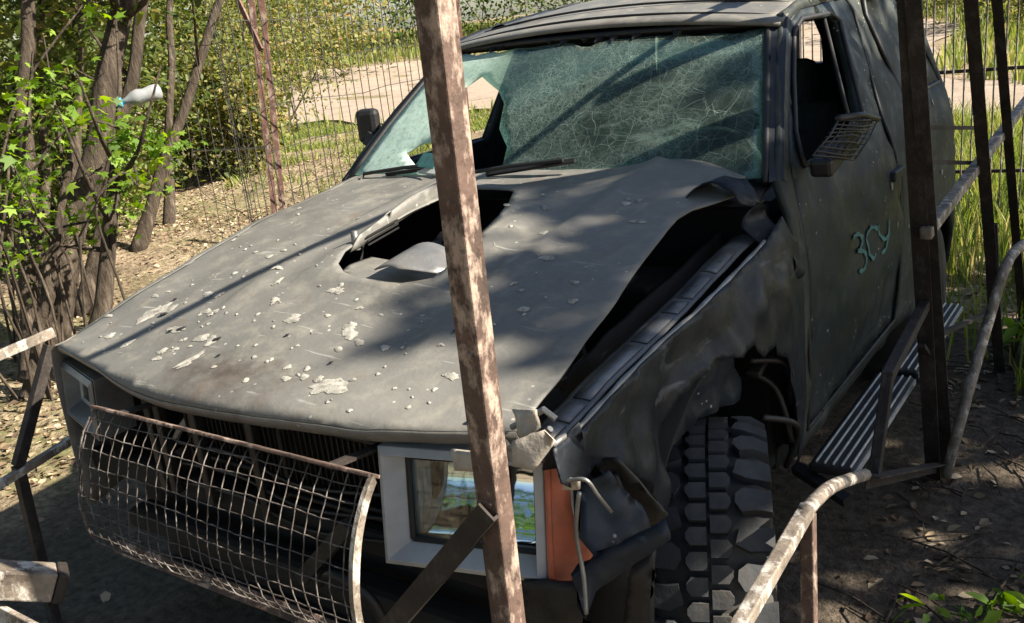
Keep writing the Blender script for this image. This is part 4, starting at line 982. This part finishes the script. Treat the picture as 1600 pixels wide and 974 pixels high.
# thicket trees at left: (base px, upper px, width px, depth)
TR = [((22,500),(28,0),30,5.2,'slim pale barked tree at the far left of the thicket'),
      ((52,505),(186,-10),46,5.6,'thick leaning dark tree in the middle of the thicket'),
      ((112,440),(216,-10),24,6.3,'slender leaning tree right of the thick leaning tree'),
      ((112,500),(186,215),32,5.0,'short leaning dark stem nearest the car in the thicket'),
      ((98,430),(128,-10),22,6.8,'straight grey trunk behind the broad green leaves'),
      ((196,330),(330,-10),18,7.6,'thin bent tree leaning towards the fence post'),
      ((250,300),(262,-10),14,9.5,'thin upright sapling deep in the thicket shade'),
      ((70,420),(60,-10),16,7.4,'thin straight stem between the two leftmost trunks'),
      ((8,520),(110,250),20,4.9,'bent low stem sweeping from the thicket foot')]
for i, (b, u, wpx, d, lab) in enumerate(TR):
    a = at(*b, d=d); t = at(*u, d=d*1.02); dr = t-a; foot = a.copy(); foot.z = gz(a.x, a.y)-.05; tip = a+dr*(1.0 if i in (3, 8) else 1.75)
    root = empty('thicket_tree', foot, lab, 'tree', 'trees of the thicket at left')
    r = wpx/FOC*d/2
    pts, rad = trunk(foot, tip, r*1.05, r*.55, i+3, wob=.035); Geo().tube(smooth_path(pts, 3), list(np.interp(np.linspace(0, 1, len(smooth_path(pts, 3))), np.linspace(0, 1, len(rad)), rad)), 10).build('trunk', M['bark'], root, smooth=True)
    rg = random.Random(i+50); cl = []
    for k in range(5):
        p = pts[rg.randint(4, 9)]; q = p+Vector((rg.uniform(-.7, .7), rg.uniform(-.7, .7), rg.uniform(.2, .8))); m_ = (p+q)/2+Vector((0, 0, -.08))
        Geo().tube([p, m_, q], [r*.32, r*.22, r*.08], 6).build('branch', M['bark'], root, smooth=True); cl.append(q)
    if i not in (3, 8):
        P = np.concatenate([clumps(q, (.35,.35,.3), 8, 22, .09, i*9+k, .2)[0] for k, q in enumerate(cl)]+[clumps(tip+Vector((0,0,.2)), (.9,.9,.7), 20, 30, .16, i+80, .2)[0]])
        leaves('crown', P, .075, M['leafdark'], root, seed=i)
# bright broad-leaved branches in front of the thicket
def spray(name, pix, d, lab, seed, n=34, sz=.085, mat='leaf'):
    rg = random.Random(seed); pts = [at(*p, d=d+.1*i) for i, p in enumerate(pix)]
    root = empty(name, pts[0], lab, 'plant', 'broad leaved saplings before the thicket')
    foot = pts[0].copy(); foot.z = gz(foot.x, foot.y); Geo().tube(smooth_path([foot, (foot+pts[0])/2+Vector((.03,.02,0))]+pts, 4), .007, 6).build('stem', M['bark'], root, smooth=True)
    P = []
    path = smooth_path(pts, 6)
    for k in range(int(n*2.2)):
        p = rg.choice(path); P.append(p+Vector((rg.gauss(0, .08), rg.gauss(0, .08), rg.gauss(0, .07))))
    leaves('foliage', np.array([tuple(p) for p in P]), sz, M[mat], root, up=.8, seed=seed, maple=True)
spray('maple_sapling', [(30,330),(90,215),(150,190),(215,215),(262,232)], 4.7, 'bright green broad leaved branch reaching towards the car', 1, 120, .062)
spray('maple_sapling', [(0,320),(20,180),(60,130),(110,140)], 4.8, 'bright green leaves high on the left edge of thicket', 2, 70, .06)
spray('maple_sapling', [(150,330),(190,270),(215,290),(205,240)], 4.75, 'small leaf cluster drooping beside the short leaning stem', 3, 50, .056)
spray('maple_sapling', [(40,420),(60,370),(120,350),(160,345)], 5.0, 'leafy shoots low between the thicket trunks', 4, 50, .055)
spray('maple_sapling', [(10,200),(120,20),(150,5),(170,10)], 5.3, 'yellow green leaf spray at the top of thicket', 5, 30, .055)
spray('maple_sapling', [(0,450),(12,290),(14,250)], 4.6, 'leaf cluster at the very left picture edge', 6, 34, .06)
# dead twigs at the thicket foot
for k in range(16):
    rg = random.Random(200+k); p = at(rg.uniform(-20, 190), rg.uniform(360, 500), d=rg.uniform(4.7, 6.0)); p.z = max(p.z, gz(p.x, p.y)+.03); q = p+Vector((rg.uniform(-.5, .5), rg.uniform(-.4, .4), rg.uniform(.15, .7)))
    p2 = p.copy(); p2.z = gz(p.x, p.y)
    tag(Geo().tube([p2, (p+q)/2+Vector((0, 0, .05)), q], [.009, .007, .003], 5).build('dead_twig', M['bark'], None), 'dry leafless twig at the foot of the thicket trunks', 'twig', 'dead twigs under the thicket')

# shrubs: centre px at mid height, depth, radii, material
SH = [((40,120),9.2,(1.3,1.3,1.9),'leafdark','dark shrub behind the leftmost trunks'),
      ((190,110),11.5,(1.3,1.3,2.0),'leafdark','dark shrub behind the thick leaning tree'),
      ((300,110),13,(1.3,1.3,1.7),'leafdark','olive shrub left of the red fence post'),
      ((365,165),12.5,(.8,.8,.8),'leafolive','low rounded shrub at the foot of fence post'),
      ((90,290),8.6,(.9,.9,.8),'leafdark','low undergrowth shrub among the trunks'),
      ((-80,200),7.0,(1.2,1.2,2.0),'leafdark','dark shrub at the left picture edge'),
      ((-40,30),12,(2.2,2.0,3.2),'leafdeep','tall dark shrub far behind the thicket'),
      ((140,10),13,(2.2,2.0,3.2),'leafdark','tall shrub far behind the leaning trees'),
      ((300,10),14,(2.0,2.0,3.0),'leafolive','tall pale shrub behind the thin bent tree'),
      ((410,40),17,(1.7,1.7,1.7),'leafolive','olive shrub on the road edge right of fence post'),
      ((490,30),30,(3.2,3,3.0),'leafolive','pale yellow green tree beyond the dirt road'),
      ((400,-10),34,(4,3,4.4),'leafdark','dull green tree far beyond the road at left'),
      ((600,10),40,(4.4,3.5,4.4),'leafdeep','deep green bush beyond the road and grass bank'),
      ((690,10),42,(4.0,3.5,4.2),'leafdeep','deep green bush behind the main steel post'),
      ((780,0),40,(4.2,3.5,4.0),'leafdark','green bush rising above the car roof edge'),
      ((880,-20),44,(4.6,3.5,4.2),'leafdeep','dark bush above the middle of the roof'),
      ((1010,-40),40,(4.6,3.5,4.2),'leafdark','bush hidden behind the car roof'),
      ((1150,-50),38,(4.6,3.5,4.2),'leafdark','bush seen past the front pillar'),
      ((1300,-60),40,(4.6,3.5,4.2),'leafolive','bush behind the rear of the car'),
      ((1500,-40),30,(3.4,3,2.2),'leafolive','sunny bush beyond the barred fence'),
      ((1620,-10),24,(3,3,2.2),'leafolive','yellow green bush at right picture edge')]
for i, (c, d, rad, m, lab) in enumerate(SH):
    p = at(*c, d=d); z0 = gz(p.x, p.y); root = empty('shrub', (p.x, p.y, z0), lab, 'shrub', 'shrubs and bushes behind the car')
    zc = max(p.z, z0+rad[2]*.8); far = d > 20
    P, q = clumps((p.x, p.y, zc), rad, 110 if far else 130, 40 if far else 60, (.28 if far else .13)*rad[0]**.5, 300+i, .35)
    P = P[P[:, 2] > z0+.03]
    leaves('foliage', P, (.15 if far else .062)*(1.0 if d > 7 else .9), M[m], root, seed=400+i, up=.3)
    g = Geo(); rg = random.Random(i)
    for k in range(9):
        t = q[rg.randrange(len(q))]; s = Vector((p.x+rg.uniform(-.3, .3)*rad[0], p.y+rg.uniform(-.3, .3)*rad[1], z0-.03)); g = Geo().tube([s, s.lerp(Vector(t), .5)+Vector((rg.uniform(-.1, .1), rg.uniform(-.1, .1), .1)), Vector(t)], [.02, .014, .005], 5); g.build('stem', M['bark'], root)

# trees to the right of the picture whose crowns dapple the car
def shade_tree(foot, cen, rad, ncl, per, seed, lab, keep, sz=.11):
    root = empty('tree', foot, lab, 'tree', 'trees outside the picture at right')
    P, q = clumps(cen, rad, ncl, per, .17, seed, .1); 
    t = (P[:, 2]-1.05)/SUN.z; sxx = P[:, 0]-SUN.x*t; syy = P[:, 1]-SUN.y*t
    P = P[keep(sxx, syy, np.random.default_rng(seed).random(len(P)))]
    leaves('crown', P, sz, M['leafdeep'], root, seed=seed)
    top = Vector(cen); pts, rd_ = trunk(foot, top, .13, .05, seed); Geo().tube(pts, rd_, 10).build('trunk', M['bark'], root, smooth=True)
    rg = random.Random(seed)
    for k in range(7):
        b = Vector(q[rg.randrange(len(q))]); a = pts[rg.randint(5, 9)]; Geo().tube([a, (a+b)/2+Vector((0, 0, .12)), b], [.04, .028, .01], 6).build('branch', M['bark'], root, smooth=True)
GAPS = [((.30,.75,1.14),.13,.07),((.44,.66,1.12),.06,.05),((.22,.52,1.10),.07,.05),((.36,.45,1.08),.10,.03),((.72,1.34,1.27),.05,.06),((.80,.07,.97),.09,.06),((.79,.6,1.03),.05,.10),
        ((.76,.69,.79),.03,.03),((.68,.50,.45),.04,.04),((.84,.76,.66),.05,.03),((.50,.14,1.0),.26,.12),((.62,.35,1.05),.05,.08),((.30,1.1,1.17),.12,.03),((.45,1.25,1.22),.10,.025),((.60,1.28,1.24),.07,.03),
        ((.62,1.05,1.18),.07,.03),((.82,2.7,1.0),.03,.05),((.80,3.0,1.25),.04,.05),((.72,2.6,1.45),.03,.04),((.70,2.75,1.5),.03,.03),((.82,2.5,.8),.03,.03),((.95,2.5,.38),.05,.15),((.95,2.2,.38),.03,.05),
        ((1.06,1.14,.08),.09,.08),((1.37,1.42,.08),.08,.08),((1.3,2.6,0),.10,.06),((1.1,1.6,0),.12,.05),((1.5,1.9,0),.09,.06),((1.25,2.1,0),.06,.09),((1.02,2.3,.2),.08,.05),((1.7,2.5,0),.09,.09),((1.4,3.1,0),.2,.12),((1.2,3.6,0),.3,.25),((1.6,4.2,0),.5,.4)]
def keep1(x, y, r):  # crown leaves culled by where their shadow lands, to place the sun spots
    edge_ = .05+.22*np.sin(y*4.2+.6)+.12*np.sin(y*11+1)
    k = (r < np.clip((x-edge_)/.45, 0, 1)) & (r < np.clip((y-.05)/.25, 0, 1))
    k &= ~((x > 1.48) & (y < 1.15)) & ~((x > 1.75) & (y < 1.9) & (r < .6))
    gr = random.Random(5)
    for (px, py, pz), a, b in GAPS+[((gr.uniform(0, 1.6), gr.uniform(.1, 3.4), 1.05), gr.uniform(.015, .06), gr.uniform(.015, .06)) for _ in range(110)]+[((x_, 1.30+v_*.4, 1.2+.36*v_), gr.uniform(.03, .08), gr.uniform(.02, .05)) for x_, v_ in ((-.05,.2),(.1,.1),(.3,.15),(.5,.1),(.15,.5),(-.1,.6),(.3,.45),(.45,.7),(.6,.25),(.0,.35),(.64,.5))]:
        t = (pz-1.05)/SUN.z; cx = px-SUN.x*t; cy = py-SUN.y*t
        k &= (((x-cx)/a)**2+((y-cy)/b)**2) > .6+.8*np.abs(np.sin((x+y)*31))
    return k
def on_ray(x, y, z, t): return Vector((x, y, z))+SUN*t
c1 = on_ray(1.15, 1.0, .9, 6.2); shade_tree((c1.x+.7, c1.y+.5, -.05), c1, (1.5,1.7,1.3), 240, 66, 71, 'leafy tree shading the front of the car from the right', keep1)
c2 = on_ray(1.3, 3.4, .8, 6.6); shade_tree((c2.x+.6, c2.y+.6, -.05), c2, (1.6,1.8,1.4), 220, 66, 72, 'leafy tree shading the rear of the car from the right', keep1)

allk = lambda x, y, r: r < 2  # trees below are added out of view to block sky light and deepen shade
shade_tree((2.4, -8.0, -.05), (2.2, -7.2, 4.6), (2.8,2.0,2.8), 170, 60, 74, 'added unseen tree right behind the photographer that blocks sky light', allk, .14)
shade_tree((-2.6, -6.2, -.05), (-2.2, -5.4, 4.2), (2.6,2.0,2.3), 150, 60, 73, 'added unseen tree behind the photographer at left that blocks sky light', allk, .14)
shade_tree((-6.8, -1.6, -.05), (-6.4, -1.4, 4.6), (2.2,2.0,2.2), 130, 60, 76, 'added tree left of the thicket outside the picture that blocks sky light', allk, .14)

shade_tree((-3.6, -3.4, -.05), (-2.0, -2.6, 4.9), (2.0,1.7,1.5), 130, 60, 77, 'added unseen tree overhanging the ground before the car to darken it', allk, .14)

# grass, weeds, dead leaves
GZ = np.array([v[2] for v in V_GROUND]).reshape(len(gx), len(gy))
def gzv(x, y):
    i = np.clip(np.searchsorted(gx, x)-1, 0, len(gx)-2); j = np.clip(np.searchsorted(gy, y)-1, 0, len(gy)-2)
    a = (x-gx[i])/(gx[i+1]-gx[i]); b = (y-gy[j])/(gy[j+1]-gy[j])
    return GZ[i, j]*(1-a)*(1-b)+GZ[i+1, j]*a*(1-b)+GZ[i, j+1]*(1-a)*b+GZ[i+1, j+1]*a*b
LAT = np.random.default_rng(99).random((64, 64))
def vn(x, y, s):
    def one(x, y):
        i = np.floor(x).astype(int); j = np.floor(y).astype(int); a = x-i; b = y-j; a = a*a*(3-2*a); b = b*b*(3-2*b); i %= 64; j %= 64; i1 = (i+1) % 64; j1 = (j+1) % 64
        return LAT[i, j]*(1-a)*(1-b)+LAT[i1, j]*a*(1-b)+LAT[i, j1]*(1-a)*b+LAT[i1, j1]*a*b
    return .65*one(x*s, y*s)+.35*one(x*s*2.3+9, y*s*2.3+5)
def nz(x, y, s, t0, t1): return np.clip((vn(x, y, s)-t0)/(t1-t0), 0, 1)
def offroad(x, y): return (~in_poly(np.stack([x, y], 1), road)).astype(float)
def scatter(n, lim, dens, seed):
    rg = np.random.default_rng(seed); out = np.zeros((0, 2))
    while len(out) < n:
        x = rg.uniform(lim[0], lim[1], 40000); y = rg.uniform(lim[2], lim[3], 40000); k = rg.random(40000) < dens(x, y)
        out = np.concatenate([out, np.stack([x, y], 1)[k]])
    out = out[:n]; return np.column_stack([out, gzv(out[:, 0], out[:, 1])])
def blades(name, P, h, wd, mat, seed, kind='stuff', lean=.35):
    rg = np.random.default_rng(seed); n = len(P); a = rg.random(n)*2*math.pi; H = h*(.4+rg.random(n)*1.0); ln = lean*H*(.3+rg.random(n))
    b = rg.random(n)*2*math.pi; L = np.stack([np.cos(b)*ln, np.sin(b)*ln, H], 1); S = np.stack([np.cos(a), np.sin(a), 0*a], 1)*wd
    m_ = P+L*np.array([.35, .35, .6]); t = P+L
    V = np.stack([P-S, P+S, m_+S*.7, m_-S*.7, t+S*.12, t-S*.12], 1).reshape(-1, 3); idx = np.arange(n)[:, None]*6
    F = np.concatenate([idx+np.array([[0, 1, 2, 3]]), idx+np.array([[3, 2, 4, 5]])], 1).reshape(-1, 4)
    return quads(name, V, F, np.repeat(rg.random(n), 6), mat, None, kind)
VERGE = [(-7.6,6.0),(-2.4,5.6),(-3.5,9),(-8,15),(-16,15.5),(-12,10)]
tag(blades('verge_grass', scatter(26000, (-16, -2.4, 5.6, 15.5), lambda x, y: (.08+.92*nz(x, y, .9, .44, .58))*offroad(x, y)*in_poly(np.stack([x, y], 1), VERGE), 5), .085, .008, M['grass'], 6, lean=1.0), 'thin green grass between the car and the dirt road', 'grass')
tag(blades('bank_grass', scatter(42000, (-40, 4, 12, 46), offroad, 7), .30, .018, M['grass'], 8), 'tall pale grass on the bank beyond the dirt road', 'grass')
tag(blades('tall_grass', scatter(30000, (-.9, 4.2, 3.0, 12), lambda x, y: (.3+.7*nz(x, y, 1.1, .35, .55))*np.where((x > 1.15) | (y > 4.2), 1, .15)*offroad(x, y), 9), .25, .006, M['grass'], 10), 'tall grass growing by the fence right of the car', 'grass')
tag(blades('weed_patch', scatter(1400, (1.15, 2.6, 1.6, 3.2), lambda x, y: nz(x, y, 1.6, .5, .6), 19), .12, .006, M['grass'], 20), 'scattered weeds in the shaded soil at right', 'weeds')
def litter_d(x, y):
    return (.25+.75*nz(x, y, .9, .35, .6))*offroad(x, y)*~((x > -.85) & (x < .9) & (y > -.1) & (y < 3.6))*np.where((x > -2.2) & (x < 1.0) & (y < 1.0), .06, np.where(x > .9, .8, 1))
tag(leaves('leaf_litter', scatter(52000, (-10, 3.2, -1.2, 8.5), litter_d, 11)+np.array([0, 0, .006]), .033, M['litter'], None, up=2.2, seed=12), 'dry brown leaf litter covering the ground', 'leaf litter', kind='stuff')
# twigs on the ground at right
g = Geo()
for k in range(320):
    x = rr.uniform(.95, 2.2); y = rr.uniform(.9, 4); a = rr.uniform(0, 6.3); l = rr.uniform(.06, .3); z = gz(x, y)+.012
    g.tube([(x, y, z), (x+l*.5*math.cos(a)+.01, y+l*.5*math.sin(a), z+.015), (x+l*math.cos(a), y+l*math.sin(a), z+.004)], .003, 4)
tag(g.build('ground_twigs', M['bark'], None), 'thin dry twigs strewn over the shaded soil', 'twigs', kind='stuff')
# nearest weeds at the lower right edge
def weed(px, py, lab, n, sz, seed, hgt=.2):
    p = at(px, py, z=.0); p.z = gz(p.x, p.y); root = empty('broadleaf_weed', p, lab, 'weed', 'broad leaved weeds at lower right'); rg = random.Random(seed); V = []
    for k in range(n):
        q = p+Vector((rg.gauss(0, .05), rg.gauss(0, .05), hgt*rg.uniform(.3, 1))); Geo().tube([p, (p+q)/2+Vector((0,0,.02)), q], .003, 5).build('stem', M['grass'], root); V += [tuple(q+Vector((rg.gauss(0, .02), rg.gauss(0, .02), 0))) for _ in range(3)]
    leaves('foliage', np.array(V), sz, M['leaf'], root, up=.6, seed=seed, aspect=.5)
weed(1372, 1010, 'pointed bright green weed shoot at the bottom edge', 3, .05, 1, .12)
weed(1602, 965, 'broad leaved weed at the lower right corner', 6, .06, 2, .12)
weed(1535, 990, 'dim green weed near the lower right corner', 5, .045, 3, .06)
weed(1585, 560, 'leafy weed in grass at the right edge', 8, .08, 4, .25)

# plastic bottle lodged in the branches
bo = empty('plastic_bottle', at(205, 160, d=5.3), 'crumpled white plastic bottle with blue cap wedged in branches', 'bottle')
a = at(190, 160, d=5.25); b = at(250, 142, d=5.3); dr = (b-a)
Geo().tube([a, a+dr*.12, a+dr*.3, a+dr*.45, a+dr*.6, a+dr*.8, b, b+dr*.04], [.014, .018, .040, .046, .038, .045, .042, .018], 14).build('bottle_body', M['plastic'], bo, smooth=True)
Geo().tube([a-dr*.14, a+dr*.02], .026, 12).build('cap', M['bluecap'], bo, smooth=True)
